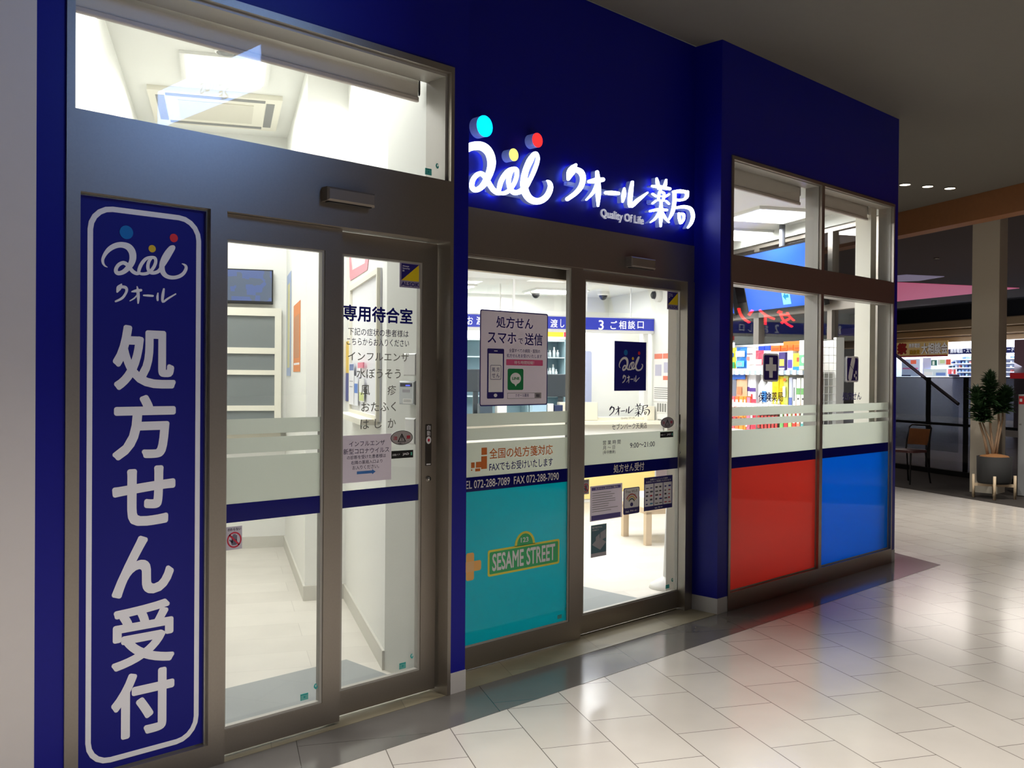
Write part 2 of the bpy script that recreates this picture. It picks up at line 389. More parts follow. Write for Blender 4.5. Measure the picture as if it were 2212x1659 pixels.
# ceilings
mb = MB(); mb.prism([(1.0, 3.5), (3.0, 3.5)]+gpoly([(.86, 4.85), (.86, 8.66), (-.75, 8.66), (-.75, 4.0)]), 3.55, 3.63); struct('ceiling_waiting', mb, M_WHITE)
mb = MB(); mb.prism([(3.04, 3.76), (7.8, 3.56)]+gpoly([(5.28, 10.6), (.86, 10.6), (.86, 5.0)]), 2.96, 3.05)
mb.prism(gpoly([(.86, 10.58), (5.28, 10.58), (5.28, 12.7), (.86, 12.7)]), 2.61, 3.05); struct('ceiling_pharmacy', mb, M_WHITE)
CEILM = mat('dark grey mall ceiling', (104, 100, 92), .8, noise=.04)
mb = MB(); mb.prism([(-8, -10), (9.5, -10)]+gpoly([(8.28, 5), (8.28, 16)])+[W(5.4, 16, FG), (7.835, 3.6), (-8, 3.6)], ZC, ZC+.1); struct('ceiling', mb, CEILM)
mb = MB(); mb.box(8.28, 8.5, -6, 30, 3.335, ZC+.1); struct('trim_3', mb, mat('orange brown wood bulkhead', (150, 100, 62), .6, noise=.1), FG)
mb = MB(); mb.box(8.5, 21.5, -6, 40, 3.34, 3.44); struct('ceiling_low', mb, mat('dark brown ceiling', (84, 70, 66), .85, noise=.05), FG)
mb = MB(); mb.box(.535, .55, 6.52, 8.6, 0, .1)
mb = MB()
mb.box(.523, .535, 6.51, 8.6, 0, .1); mb.box(.523, .80, 6.497, 6.51, 0, .1); mb.box(.788, .80, 4.87, 6.5, 0, .1); mb.box(-.66, .53, 8.588, 8.6, 0, .1); mb.box(-.66, -.648, 4.6, 8.6, 0, .1)
struct('baseboard_waiting', mb, mat('pale grey skirting', (206, 204, 194), .5), FG)

# side glazing of the pharmacy, along the building grid from the front corner
s = sroot('window_4', (5.26, 6.76, 0), FG)
mb = MB()
def sbox(mb, v0, v1, z0, z1, u0=5.23, u1=5.298): return mb.box(u0, u1, v0, v1, z0, z1)
for z0, z1 in ((0, .12), (2.115, 2.29), (2.82, 2.92)): sbox(mb, 6.74, 9.62, z0, z1)
for v0, v1 in ((6.74, 6.86), (7.46, 7.53), (8.69, 8.79), (9.5, 9.62)): sbox(mb, v0, v1, .12, 2.82)
part('window_frame', mb, M_FRAME, s)
for v0, v1 in ((6.86, 7.46), (7.53, 8.69), (8.79, 9.5)):
    for z0, z1 in ((.12, 2.115), (2.29, 2.82)):
        part('pane', sbox(MB(), v0, v1, z0, z1, 5.262, 5.268), M_GLASS, s)

# ------------------------------------------------------------------ shop front frames, doors and windows
def leaf(name, X0, X1, Z0, Z1, gx0, gx1, gz0, gz1, y0, y1):
    r = sroot(name, ((X0+X1)/2, y0, Z0))
    part('door_frame', MB().frame(X0, X1, Z0, Z1, gx0, gx1, gz0, gz1, y0, y1), M_FRAME, r)
    mb = MB().frame(gx0, gx1, gz0, gz1, gx0+.012, gx1-.012, gz0+.01, gz1-.008, y0+.006, y1-.004)
    part('glazing_bead', mb, M_FRAMEIN, r)
    part('pane', MB().box(gx0, gx1, y0+.014, y0+.02, gz0, gz1), M_GLASS, r)
    return r
def bands(r, x0, x1, y, zs, m):
    for z0, z1 in zs: part('frosted_band', MB().box(x0, x1, y-.0012, y, z0, z1), m, r)


# front frame of the waiting-room entrance
mb = MB()
mb.box(1.236, 1.263, 3.402, 3.57, 0, 2.938); mb.box(2.965, 2.985, 3.402, 3.57, 0, 2.938); mb.box(1.263, 2.965, 3.402, 3.57, 2.908, 2.938)
mb.box(1.263, 2.965, 3.402, 3.57, 2.124, 2.405)
mb.box(1.263, 1.283, 3.402, 3.5, 0, 2.124); mb.box(1.764, 1.832, 3.402, 3.5, 0, 2.124); mb.box(1.283, 1.764, 3.402, 3.5, 0, .088)
struct('trim_4', mb, M_FRAME)
w1 = sroot('window_1', (2.114, 3.45, 2.405))
part('window_frame', MB().frame(1.263, 2.965, 2.405, 2.908, 1.275, 2.952, 2.412, 2.895, 3.43, 3.57), M_FRAMEIN, w1)
part('pane', MB().box(1.266, 2.962, 3.445, 3.451, 2.405, 2.908), M_GLASSAR, w1)
YA1, YB1, YA2, YB2, YW = 3.45, 3.495, 3.624, 3.665, 3.43     # outer glass faces, a hair behind the frames
d1 = leaf('door_1', 1.80, 2.386, .018, 2.122, 1.845, 2.30, .115, 2.022, 3.437, 3.472)
d2 = leaf('door_2', 2.36, 2.955, .022, 2.118, 2.418, 2.868, .125, 2.023, 3.482, 3.517)
# main entrance
mb = MB(); mb.box(3.083, 5.228, 3.605, 3.75, 2.115, 2.35); mb.box(5.15, 5.228, 3.60, 3.75, 0, 2.115); mb.box(3.083, 4.15, 3.70, 3.75, 2.05, 2.115)
struct('trim_5', mb, M_FRAME)
d3 = leaf('door_3', 3.09, 4.148, .012, 2.115, 3.16, 4.05, .122, 2.108, 3.611, 3.647)
xb0 = pf(1262, 1000, 3.66)[0]; xb1 = pf(1467, 1000, 3.66)[0]
d4 = leaf('door_4', xb0-.11, xb1+.055, .016, 2.112, xb0-.012, xb1, .122, 2.058, 3.652, 3.687)
part('floor_rail', MB().box(3.1, 5.2, 3.664, 3.672, .003, .008), M_STEEL, d4)
# display window bay
mb = MB()
mb.box(5.344, 5.368, 3.402, 3.53, 0, 2.925); mb.box(7.745, 7.765, 3.402, 3.53, 0, 2.925); mb.box(5.368, 7.745, 3.402, 3.53, 2.902, 2.925)
mb.box(5.368, 7.745, 3.402, 3.53, 2.113, 2.289); mb.box(5.368, 7.745, 3.402, 3.53, 0, .117); mb.box(6.531, 6.574, 3.402, 3.53, .117, 2.113); mb.box(6.531, 6.574, 3.402, 3.53, 2.289, 2.902)
struct('trim_6', mb, M_FRAME)
for n, (x0, x1) in ((2, (5.368, 6.531)), (3, (6.574, 7.745))):
    r = sroot('window_%d' % n, ((x0+x1)/2, 3.43, .117))
    for z0, z1 in ((.117, 2.113), (2.289, 2.902)):
        part('window_frame', MB().frame(x0, x1, z0, z1, x0+.006, x1-.006, z0+.008, z1-.006, 3.425, 3.53), M_FRAMEIN, r)
        part("pane", MB().box(x0, x1, 3.4325, 3.4385, z0, z1), M_GLASS, r)
    bands(r, x0+.001, x1-.001, 3.431, ((1.252, 1.31), (1.189, 1.236)), M_FROST); bands(r, x0+.001, x1-.001, 3.431, ((.985, 1.160),), M_FROST)
    part('navy_band', MB().box(x0+.001, x1-.001, 3.4296, 3.431, .913, .985), M_NAVYF, r)
    part('film', MB().box(x0+.001, x1-.001, 3.4296, 3.431, .125, .913), M_RED if n == 2 else M_BLUEF, r)
bands(d1, 1.846, 2.299, YA1, ((1.262, 1.323), (1.187, 1.248), (.991, 1.173)), M_FROST)
part('navy_band', MB().box(1.846, 2.299, YA1-.0014, YA1, .918, .991), M_NAVYF, d1)
part('navy_band', MB().box(2.419, 2.867, YB1-.0014, YB1, .919, .994), M_NAVYF, d2)
bands(d3, 3.161, 4.049, YA2-.0, ((1.243, 1.308), (1.172, 1.233), (.985, 1.160)), M_FROST)
part('navy_band', MB().box(3.161, 4.049, YA2-.0014, YA2, .911, .985), M_NAVYF, d3)
part('film', MB().box(3.161, 4.049, YA2-.0014, YA2, .123, .911), M_TEAL, d3)
bands(d4, xb0-.011, xb1-.001, YB2, ((.987, 1.162),), M_FROST)
part('navy_band', MB().box(xb0-.011, xb1-.001, YB2-.0014, YB2, .914, .987), M_NAVYF, d4)

# ------------------------------------------------------------------ the company logo, traced as brush strokes (photo points of the blue panel -> metres -> 0..1)
def _pl(x, y): return 210+x/4.533, 470+y/4.533
LOGO_RAW = [
  [(98,486,3),(72,470,8),(55,440,12),(56,400,15),(85,345,20),(130,300,25),(190,272,27),(250,268,28),(305,288,32),(340,335,34),(348,395,33),(332,450,30),(295,500,26),(250,535,22),(205,545,20),(182,525,19),(188,490,18),(215,458,18),(255,443,18),(290,460,18),(320,495,18),(350,530,18),(385,548,16),(410,548,12)],
  [(405,545,14),(410,505,17),(435,450,18),(475,405,16),(520,390,14),(560,395,15),(572,425,15),(560,470,16),(530,515,16),(490,545,16),(445,552,15),(410,545,12)],
  [(540,392,8),(508,425,15),(495,470,16),(500,510,16),(525,538,17),(565,540,17),(605,520,18),(640,470,20),(680,410,20),(715,350,20),(742,300,20),(740,288,17),(715,300,20),(672,360,24),(640,430,26),(632,490,26),(645,540,24),(680,575,20),(735,588,18),(795,578,18),(840,550,17),(865,510,16),(868,480,13),(850,460,8),(830,452,3)]]
LOGO_DOT = [((285,145),64), ((537,305),35), ((749,200),41)]
KANA_RAW = [   # the four brushed kana under the logo
  [[(238,668,8),(215,700,24),(198,735,10)],[(240,690,14),(275,695,14),(290,715,13),(280,750,12),(245,795,12),(183,825,9)]],
  [[(340,735,6),(380,728,14),(428,722,12)],[(390,688,5),(398,730,14),(402,790,14),(400,842,7)],[(395,760,6),(365,795,7),(322,820,5)]],
  [[(455,770,7),(500,772,10),(543,775,9)]],
  [[(592,750,6),(588,785,11),(590,815,9)],[(650,712,9),(640,770,14),(640,830,10),(690,800,9),(764,758,6)]]]
def _norm(pt):
    X, Z = pf(*_pl(pt[0], pt[1]), 3.43); return X, Z
_xa = _norm((38, 430))[0]; _xb = _norm((888, 500))[0]; _ztop = _norm((285, 81))[1]; _zbot = _norm((735, 608))[1]
LW, LH = _xb-_xa, _ztop-_zbot
def nrm(pt):
    X, Z = _norm(pt); return (X-_xa)/LW, (Z-_zbot)/LH
def logo_strokes(mb, x0, x1, z0, z1, y0, y1, fat=1.0):
    def fn(x, y): q = nrm((x, y)); return x0+q[0]*(x1-x0), z0+q[1]*(z1-z0)
    for i, st in enumerate(LOGO_RAW): stroke(mb, [(a, b, c*fat) for a, b, c in st], y0-5e-5*i, y1, 6, fn)
def logo_dot(mb, i, x0, x1, z0, z1, y0, y1, k=1.0):
    (cx, cz), r = LOGO_DOT[i]; a, b = nrm((cx, cz)); sx, sz = x1-x0, z1-z0; u = sx/(888-38)
    return mb.fprism(ell(x0+a*sx, z0+b*sz, r*u*k, r*u*k*(sz/sx)/(LH/LW), 32), y0, y1)
def kana(mb, x0, x1, z0, z1, y0, y1, fat=1.0):
    P = [nrm((p[0], p[1])) for g in KANA_RAW for s in g for p in s]
    a0, a1 = min(p[0] for p in P), max(p[0] for p in P); b0, b1 = min(p[1] for p in P), max(p[1] for p in P)
    def fn(x, y): q = nrm((x, y)); return x0+(q[0]-a0)/(a1-a0)*(x1-x0), z0+(q[1]-b0)/(b1-b0)*(z1-z0)
    for i, st in enumerate([s for g in KANA_RAW for s in g]): stroke(mb, [(a, b, c*fat) for a, b, c in st], y0-4e-5*i, y1, 4, fn)
DOTM = [mat('blue ink', (0, 112, 186), .4), mat('yellow ink', (226, 188, 40), .4), mat('red ink', (222, 44, 48), .4)]
DOTN = ['blue_dot', 'yellow_dot', 'red_dot']

# ------------------------------------------------------------------ tall blue name panel at the left of the entrance
t = thing('name_sign', 'tall navy panel with white vertical lettering beside the waiting room door', 'sign', (1.52, 3.43, .09))
part('panel', MB().box(1.2835, 1.754, 3.43, 3.45, .092, 2.115), M_NAVY, t)
part('edge_trim', MB().box(1.754, 1.7635, 3.418, 3.45, .0885, 2.123), M_STEEL, t)
part('top_trim', MB().box(1.2835, 1.754, 3.418, 3.45, 2.115, 2.1235), M_STEEL, t)
xo0, xo1 = pf(187, 900, 3.43)[0], pf(432, 900, 3.43)[0]; zo1 = pf(310, 455, 3.43)[1]; zo0 = pf(310, 1627, 3.43)[1]
wv = pf(199, 900, 3.43)[0]-xo0
part('border_line', MB().ring(rr(xo0, xo1, zo0, zo1, .088), rr(xo0+wv, xo1-wv, zo0+wv, zo1-wv, .088-wv), 3.4285, 3.43), M_INKW, t)
mb = MB()
X0 = (pf(243, 773, 3.43)[0]); X1 = pf(380, 773, 3.43)[0]
zc0 = pf(312, 773, 3.43)[1]; zc5 = pf(309, 1518, 3.43)[1]; pit = (zc0-zc5)/5; hh = (pf(312, 704, 3.43)[1]-pf(312, 843, 3.43)[1])/2
for i, ch in enumerate('処方せん受付'):
    zc = zc0-pit*i; hx = hh*(.93 if ch in 'せん' else 1.0)
    text(mb, ch, X0, X1 if ch != 'ん' else X1-.004, zc-hx, zc+hx, 3.4288, .030, 4)
part('lettering', mb, M_INKW, t)
mb = MB(); logo_strokes(mb, _xa, _xb, _zbot, _ztop, 3.4286, 3.43); part('logo', mb, M_INKW, t)
for i in range(3): part(DOTN[i], logo_dot(MB(), i, _xa, _xb, _zbot, _ztop, 3.4284, 3.43), DOTM[i], t)
mb = MB(); kx0, kx1 = _norm((180, 780))[0], _norm((766, 760))[0]; kana(mb, kx0, kx1, _norm((470, 842))[1], _norm((470, 672))[1], 3.4286, 3.43); part('brand_lettering', mb, M_INKW, t)

# ------------------------------------------------------------------ lit letters over the main entrance
def _pb(x, y): return 990+x/4.022, 200+y/4.022
YF, YS, YBK = 3.550, 3.554, 3.586
LIT = mat('lit white acrylic', (255, 255, 255), .4, emit=7, ecol=(225, 236, 255))
SIDE = mat('pale blue acrylic letter side', (150, 160, 205), .45, emit=.2, ecol=(120, 140, 230))
big = [ # traced straight from the lit letters
  [(-70,340,18),(-45,272,28),(0,210,42),(60,165,52),(130,148,54),(200,150,54),(262,180,54),(312,240,52),(338,320,52),(340,400,50),(322,480,46),(290,560,42),(245,640,38),(190,695,34),(135,715,32),(95,690,30),(88,640,30),(105,580,30),(150,525,30),(200,505,30),(245,530,30),(285,590,30),(320,650,30),(360,710,30),(410,750,28),(450,758,24)],
  [(430,748,22),(441,690,27),(462,610,30),(505,530,30),(560,465,26),(620,440,22),(660,455,26),(668,510,25),(650,590,25),(610,670,25),(560,728,26),(500,758,24),(450,756,20)],
  [(636,440,14),(586,500,24),(562,580,28),(565,650,26),(590,715,28),(635,748,32),(690,742,32),(738,715,34),(790,655,34),(830,592,27),(856,545,25),(897,450,26),(930,350,24),(934,290,22),(908,250,28),(876,270,30),(836,338,40),(790,440,38),(763,540,38),(757,640,43),(775,740,46),(815,810,44),(870,850,42),(935,862,40),(1000,840,38),(1055,790,36),(1090,720,34),(1098,660,30),(1080,615,22),(1055,595,8)]]
lg_m = lambda x, y: pf(1005+x/5.95, 290+y/5.95, YF)
HALO = mat('halo light', (200, 215, 255), .5, emit=5, ecol=(120, 150, 255))
t = thing('sign_lettering', 'glowing white script logo with three coloured dots over the main entrance', 'sign', (3.75, 3.61, 2.5))
px_m = lambda x, y: pf(*_pb(x, y), YF)
face, body, halo = MB(), MB(), MB()
for i, st in enumerate(big):
    pts = [(x, y, wd) for x, y, wd in st]
    stroke(face, pts, YF-5e-5*i, YS, 6, lg_m); stroke(body, pts, YS, YBK, 6, lg_m); stroke(halo, [(x, y, wd*.6) for x, y, wd in pts], YBK, YBK+.002, 6, lg_m)
part('logo', face, LIT, t); part('letter_side', body, SIDE, t); part('halo_lamp', halo, HALO, t)
for i, (cx, cy, r) in enumerate(((232,291,92), (484,540,54), (690,413,62))):
    X, Z = px_m(cx, cy); rad = r/4.022*(px_m(cx, cy-40)[1]-px_m(cx, cy+40)[1])/80*4.022
    e = [((0,190,255), 3.2), ((240,236,110), 1.6), ((255,40,40), 1.9)][i]
    dd = part(DOTN[i], MB().fprism(ell(X, Z, rad, rad, 36), YF, YS), mat('lit '+DOTN[i], e[0], .4, emit=e[1]), t)
    part('dot_side', MB().fprism(ell(X, Z, rad*.985, rad*.985, 36), YS, 3.61), SIDE, dd)
part('stand_off', MB().box(px_m(300, 800)[0], px_m(640, 800)[0], YBK, 3.61, px_m(400, 870)[1], px_m(400, 850)[1]), SIDE, t)
KB = [  # brushed kana and the two characters for pharmacy
  [(1022,628,12),(1000,660,30),(975,700,30),(958,752,12)],[(1030,668,20),(1068,692,24),(1086,745,22),(1068,815,20),(1022,872,18),(950,925,16)],
  [(1140,772,14),(1195,764,22),(1256,756,18)],[(1208,690,14),(1214,770,20),(1218,880,20),(1216,984,8)],[(1206,800,14),(1172,870,12),(1114,932,6)],
  [(1285,870,14),(1336,872,18),(1392,876,14)],[(1444,832,8),(1440,885,18),(1430,948,8)],[(1514,778,12),(1500,870,18),(1496,985,16),(1560,936,16),(1646,868,6)]]
KK = [
  [(1688,812,10),(1760,820,15),(1840,836,12)],[(1726,745,8),(1734,790,15),(1740,836,8)],[(1808,758,8),(1800,800,14),(1786,832,8)],
  [(1762,846,8),(1746,880,10),(1742,930,9)],[(1760,862,8),(1790,876,10),(1786,930,9)],[(1744,898,6),(1786,902,6)],[(1744,936,7),(1788,938,7)],
  [(1690,880,9),(1720,900,9)],[(1690,962,8),(1722,938,8)],[(1806,902,8),(1832,884,8)],[(1808,942,8),(1832,966,8)],
  [(1668,1030,9),(1740,1016,13),(1812,1020,10)],[(1764,950,10),(1762,1060,16),(1760,1162,7)],[(1748,1040,11),(1716,1092,10),(1670,1128,4)],[(1776,1046,11),(1800,1090,11),(1832,1128,5)],
  [(1872,862,12),(1930,856,15),(1992,866,13)],[(1992,862,13),(1986,904,15),(1966,926,9)],[(1890,930,9),(1930,934,11),(1972,926,9)],[(1880,870,14),(1878,960,15),(1862,1040,14),(1828,1108,5)],
  [(1898,1000,10),(1960,992,14),(2020,1010,15),(2040,1070,15),(2026,1130,13),(1996,1174,7)],[(1918,1050,9),(1922,1096,11),(1930,1136,7)],[(1922,1052,9),(1958,1058,11),(1960,1100,9),(1940,1132,9)]]
for nm, sts, lab, f_ in (('sign_lettering', KB, 'glowing white brushed katakana between the script logo and the kanji', 1.05), ('sign_lettering', KK, 'glowing white brushed kanji at the right end of the lit sign', 1.0)):
    X, Z = px_m(sts[0][0][0], sts[0][0][1]); t = thing(nm, lab, 'sign', (X, 3.61, Z-.2))
    face, body, halo = MB(), MB(), MB()
    for i, st in enumerate(sts):
        pts = [(x, y, wd*f_) for x, y, wd in st]
        stroke(face, pts, YF-5e-5*i, YS, 4, px_m); stroke(body, pts, YS, YBK, 4, px_m); stroke(halo, [(x, y, wd*.6) for x, y, wd in pts], YBK, YBK+.002, 4, px_m)
    part('lettering', face, LIT, t); part('letter_side', body, SIDE, t); part('halo_lamp', halo, HALO, t)
    xs = [p[0] for p in face.v]; zs = [p[2] for p in face.v]; zm = (min(zs)+max(zs))/2
    part('stand_off', MB().box(min(xs)+.05, max(xs)-.05, YBK, 3.61, zm-.01, zm+.01), SIDE, t)
mb = MB(); x0, x1, z0, z1 = box_px(1299, 1391.5, 459, 482, 3.60); text(mb, 'Quality Of Life', x0, x1, z0, z1, 3.601, .022)
m2 = MB(); m2.v = [(a, 3.601, c) for a, b, c in mb.v]+[(a, 3.61, c) for a, b, c in mb.v]; n_ = len(mb.v); m2.f = list(mb.f)+[tuple(i+n_ for i in f) for f in mb.f]
solo('sign_lettering', 'small white English slogan under the glowing katakana', 'sign', m2, mat('soft lit white ink', (200, 200, 206), .5, emit=.35))

# ------------------------------------------------------------------ door sensors
def sensor(xl, xr, yt, yb, D, wall, label):
    x0, x1, z0, z1 = box_px(xl, xr, yt, yb, D)
    t = thing('door_sensor', label, 'sensor', ((x0+x1)/2, wall, z0))
    part('housing', MB().cbox(x0, x1, D, wall, z0, z1, .008), mat('satin bronze grey sensor shell', (138, 128, 118), .4, metal=.5), t)
    part('lens', MB().box(x0+.012, x1-.012, D+.012, wall-.008, z0-.004, z0+.002), M_BLACK, t)
sensor(709, 812, 410, 440, 3.355, 3.402, 'grey sensor box on the header over the waiting room door')
sensor(1366, 1418, 557, 579, 3.555, 3.605, 'grey sensor box on the header over the main entrance door')

# ------------------------------------------------------------------ lettering and stickers on the glass
def letter(name, label, cat, rows, D, m, dy=.0016):
    xs = []; t = None
    for i, (s, xl, xr, yt, yb, off) in enumerate(rows):
        if t is None:
            x0, x1, z0, z1 = box_px(xl, xr, yt, yb, D); t = thing(name, label, cat, ((x0+x1)/2, D-dy, z0))
        mb = MB(); text_px(mb, s, xl, xr, yt, yb, D, F0, off, dy); part('lettering', mb, m, t)
    return t
letter('window_lettering', 'bold navy heading on the glass of the waiting room sliding door', 'lettering', [('専用待合室', 740.4, 890.8, 662, 697, .028)], YB1, M_NAVY)
letter('window_lettering', 'two thin dark lines of writing under the bold heading on the glass', 'lettering', [('下記の症状の患者様は', 751.5, 882, 710.5, 726.5, .004), ('こちらからお入りください', 748.5, 883, 731.5, 747.5, .004)], YB1, M_INKK)
letter('window_lettering', 'grey list of illnesses on the glass of the sliding door', 'lettering',
   [('インフルエンザ', 751, 883, 761.5, 780, .006), ('水ぼうそう', 769.5, 865, 796, 818, .006), ('風', 779, 798.6, 832, 853.5, .006), ('疹', 836.6, 855, 832, 853.5, .006), ('おたふく', 780, 855, 868.5, 889, .006), ('は', 778, 796.5, 906, 927, .006), ('し', 809, 824, 905, 925, .006), ('か', 837, 854.5, 904, 924, .006)], YB1, M_INKG)
def plate(name, label, cat, xl, xr, yt, yb, D, m, r=0, thick=.0014, dy=.0002, border=None):
    x0, x1, z0, z1 = box_px(xl, xr, yt, yb, D); y1 = D-dy; y0 = y1-thick
    t = thing(name, label, cat, ((x0+x1)/2, D, z0)); t['box'] = [x0, x1, z0, z1, y0]
    mb = MB(); mb.rrect(x0, x1, z0, z1, r, y0, y1) if r else mb.box(x0, x1, y0, y1, z0, z1)
    part('sheet', mb, m, t); return t, x0, x1, z0, z1, y0
def sub(t, nm, m, fx0, fx1, fz0, fz1, r=0, lift=.0006, s=None, off=.006):
    "a printed patch (or line of lettering) on a plate, placed by fractions of the plate"
    x0, x1, z0, z1, y0 = t['box']; a, b = x0+fx0*(x1-x0), x0+fx1*(x1-x0); c, d = z0+fz0*(z1-z0), z0+fz1*(z1-z0)
    mb = MB()
    if s: text(mb, s, a, b, c, d, y0-lift, off, 2)
    elif r: mb.rrect(a, b, c, d, r, y0-lift, y0)
    else: mb.box(a, b, y0-lift, y0, c, d)
    return part(nm, mb, m, t)
M_YEL = mat('yellow print', (228, 200, 30), .4); M_LILAC = mat('lilac grey print', (150, 140, 172), .5); M_NAVY2 = mat('deep blue print', (34, 24, 112), .4)
def guard_sticker(label, xl, xr, yt, yb, D):
    t, x0, x1, z0, z1, y0 = plate('security_sticker', label, 'sticker', xl, xr, yt, yb, D, M_LILAC)
    w_, h_ = x1-x0, z1-z0; a, b, c, d = x0+.08*w_, x1-.06*w_, z0+.28*h_, z1-.05*h_
    part('blue_triangle', MB().fprism([(a, c), (b, d), (a, d)], y0-.0006, y0), M_NAVY2, t)
    part('yellow_triangle', MB().fprism([(a, c), (b, c), (b, d)], y0-.0006, y0), M_YEL, t)
    sub(t, 'lettering', M_NAVY2, .07, .95, .06, .23, s='ALSOK', off=.03)
    mb = MB()
    for i, s in enumerate(('Always', 'Security', 'OK')): text(mb, s, a+.04*w_, a+(.36, .40, .14)[i]*w_, d-(.14+.09*i)*h_, d-(.07+.09*i)*h_, y0-.0012, .02, 2)
    part('small_lettering', mb, M_INKW, t)
guard_sticker('blue and yellow security sticker at the top of the waiting room sliding door', 863, 907, 568, 622, YB1)
guard_sticker('blue and yellow security sticker at the top of the main sliding door', 1441, 1465, 630, 669, YB2)
# paper notice
t, x0, x1, z0, z1, y0 = plate('paper_notice', 'lilac paper notice with a blue arrow taped inside the waiting room sliding door', 'notice', 739, 844.8, 939, 1040, YB1, M_PAPER)
for s, a, b, c, d in (('インフルエンザ', .13, .86, .76, .87), ('新型コロナウイルス', .02, .95, .60, .72), ('の診断を受けた患者様は', .09, .88, .49, .575), ('右隣の薬局入口より', .17, .81, .38, .46), ('お入りください。', .20, .74, .27, .355)):
    sub(t, 'lettering', M_INKK, a, b, c, d, s=s, off=.004)
w_, h_ = x1-x0, z1-z0
P = lambda a, b: (x0+a*w_, z0+b*h_)
part('arrow', MB().fprism([P(.29, .17), P(.60, .17), P(.60, .145), P(.67, .20), P(.60, .255), P(.60, .23), P(.29, .23)], y0-.0006, y0), mat('arrow blue print', (60, 120, 196), .5), t)
def caution(label, xl, xr, yt, yb, D):
    t, x0, x1, z0, z1, y0 = plate('caution_sticker', label, 'sticker', xl, xr, yt, yb, D, M_LILAC, .001)
    cx, cz, rx, rz = (x0+x1)/2, (z0+z1)/2, (x1-x0)/2, (z1-z0)/2
    t.children[0].data = MB().fprism(ell(cx, cz, rx, rz, 36), y0, y0+.0014).mesh('sheet', tuple(t['org'])); t.children[0].data.materials.append(mat('silver print', (186, 180, 182), .4, metal=.3))
    part('border_line', MB().ring(ell(cx, cz, rx, rz, 36), ell(cx, cz, rx*.95, rz*.93, 36), y0-.0006, y0), M_BLACK, t)
    tri = [(cx-.38*rx, cz-.56*rz), (cx+.38*rx, cz-.56*rz), (cx, cz+.62*rz)]; tin = [(cx-.27*rx, cz-.47*rz), (cx+.27*rx, cz-.47*rz), (cx, cz+.38*rz)]
    part('warning_triangle', MB().ring(tri, tin, y0-.0006, y0), M_BLACK, t)
    mb = MB(); text(mb, '!', cx-.05*rx, cx+.05*rx, cz-.36*rz, cz+.25*rz, y0-.0008, .02); part('exclamation_mark', mb, M_BLACK, t)
    mb = MB(); text(mb, '注', cx-.78*rx, cx-.40*rx, cz-.27*rz, cz+.25*rz, y0-.0008, .02); part('lettering', mb, mat('crimson ink', (196, 34, 62), .5), t); mb = MB(); text(mb, '意', cx+.40*rx, cx+.78*rx, cz-.2*rz, cz+.3*rz, y0-.0008, .02); part('lettering', mb, mat('crimson ink', (196, 34, 62), .5), t)
    mb = MB(); text(mb, '自動ドア', cx-.3*rx, cx+.3*rx, cz-.87*rz, cz-.66*rz, y0-.0008, .01); part('small_lettering', mb, M_BLACK, t)
caution('oval caution sticker with warning triangle on the waiting room sliding door', 843.4, 891.2, 930, 961, YB1)
caution('oval caution sticker with warning triangle on the main sliding door', 1427, 1455.3, 901, 924.5, YB2)
def auto_sticker(label, xl, xr, yt, yb, D):
    t, *_ = plate('automatic_door_sticker', label, 'sticker', xl, xr, yt, yb, D, M_BLACK)
    sub(t, 'lettering', M_INKW, .04, .38, .35, .62, s='自動ドア', off=.01); sub(t, 'logo', M_INKW, .5, .8, .3, .68, s='JAD', off=.03); sub(t, 'green_mark', mat('mint print', (90, 190, 165), .5), .88, .95, .3, .72)
auto_sticker('black automatic door sticker below the oval caution sticker on the waiting room door', 845.5, 892, 973, 989.5, YB1)
auto_sticker('black automatic door sticker below the oval caution sticker on the main door', 1425.8, 1454, 932.5, 944.8, YB2)
def no_touch(label, xl, xr, yt, yb, D):
    t, x0, x1, z0, z1, y0 = plate('no_touch_sticker', label, 'sticker', xl, xr, yt, yb, D, mat('pale lilac print', (196, 190, 200), .5))
    sub(t, 'lettering', M_INKK, .08, .92, .82, .94, s='さわらない', off=.02)
    cx, cz, r = (x0+x1)/2, z0+.42*(z1-z0), .46*(x1-x0)
    hd = MB()   # little hand outline: palm and fingers
    for k, (dx, ln) in enumerate(((-.30, .55), (-.10, .72), (.10, .74), (.30, .60))): hd.rrect(cx+(dx-.085)*r, cx+(dx+.085)*r, cz-.1*r, cz+ln*r, .07*r, y0-.0004, y0)
    hd.rrect(cx-.4*r, cx+.4*r, cz-.65*r, cz+.05*r, .2*r, y0-.0004, y0); hd.fprism([(cx-.3*r, cz-.45*r), (cx-.2*r, cz-.2*r), (cx-.62*r, cz+.12*r), (cx-.7*r, cz)], y0-.0004, y0)
    part('hand', hd, mat('slate ink', (96, 92, 110), .5), t)
    redm = mat('crimson ink', (196, 34, 62), .5)
    part('prohibition_ring', MB().ring(ell(cx, cz, r, r), ell(cx, cz, r*.82, r*.82), y0-.0008, y0), redm, t)
    q = .7*r; w = .075*r
    part('prohibition_bar', MB().fprism([(cx-q-w, cz+q-w), (cx+q-w, cz-q-w), (cx+q+w, cz-q+w), (cx-q+w, cz+q+w)], y0-.0008, y0), redm, t)
no_touch('no touching hand sticker on the fixed pane beside the navy panel', 488.5, 522.5, 1137, 1187, YA1)
no_touch('no touching hand sticker at the left edge of the main sliding door', 1258, 1272, 1036, 1067.5, YB2)
TEALINK = mat('teal print', (40, 160, 155), .5); TEALP = film('pale teal print', (120, 196, 190), .4)
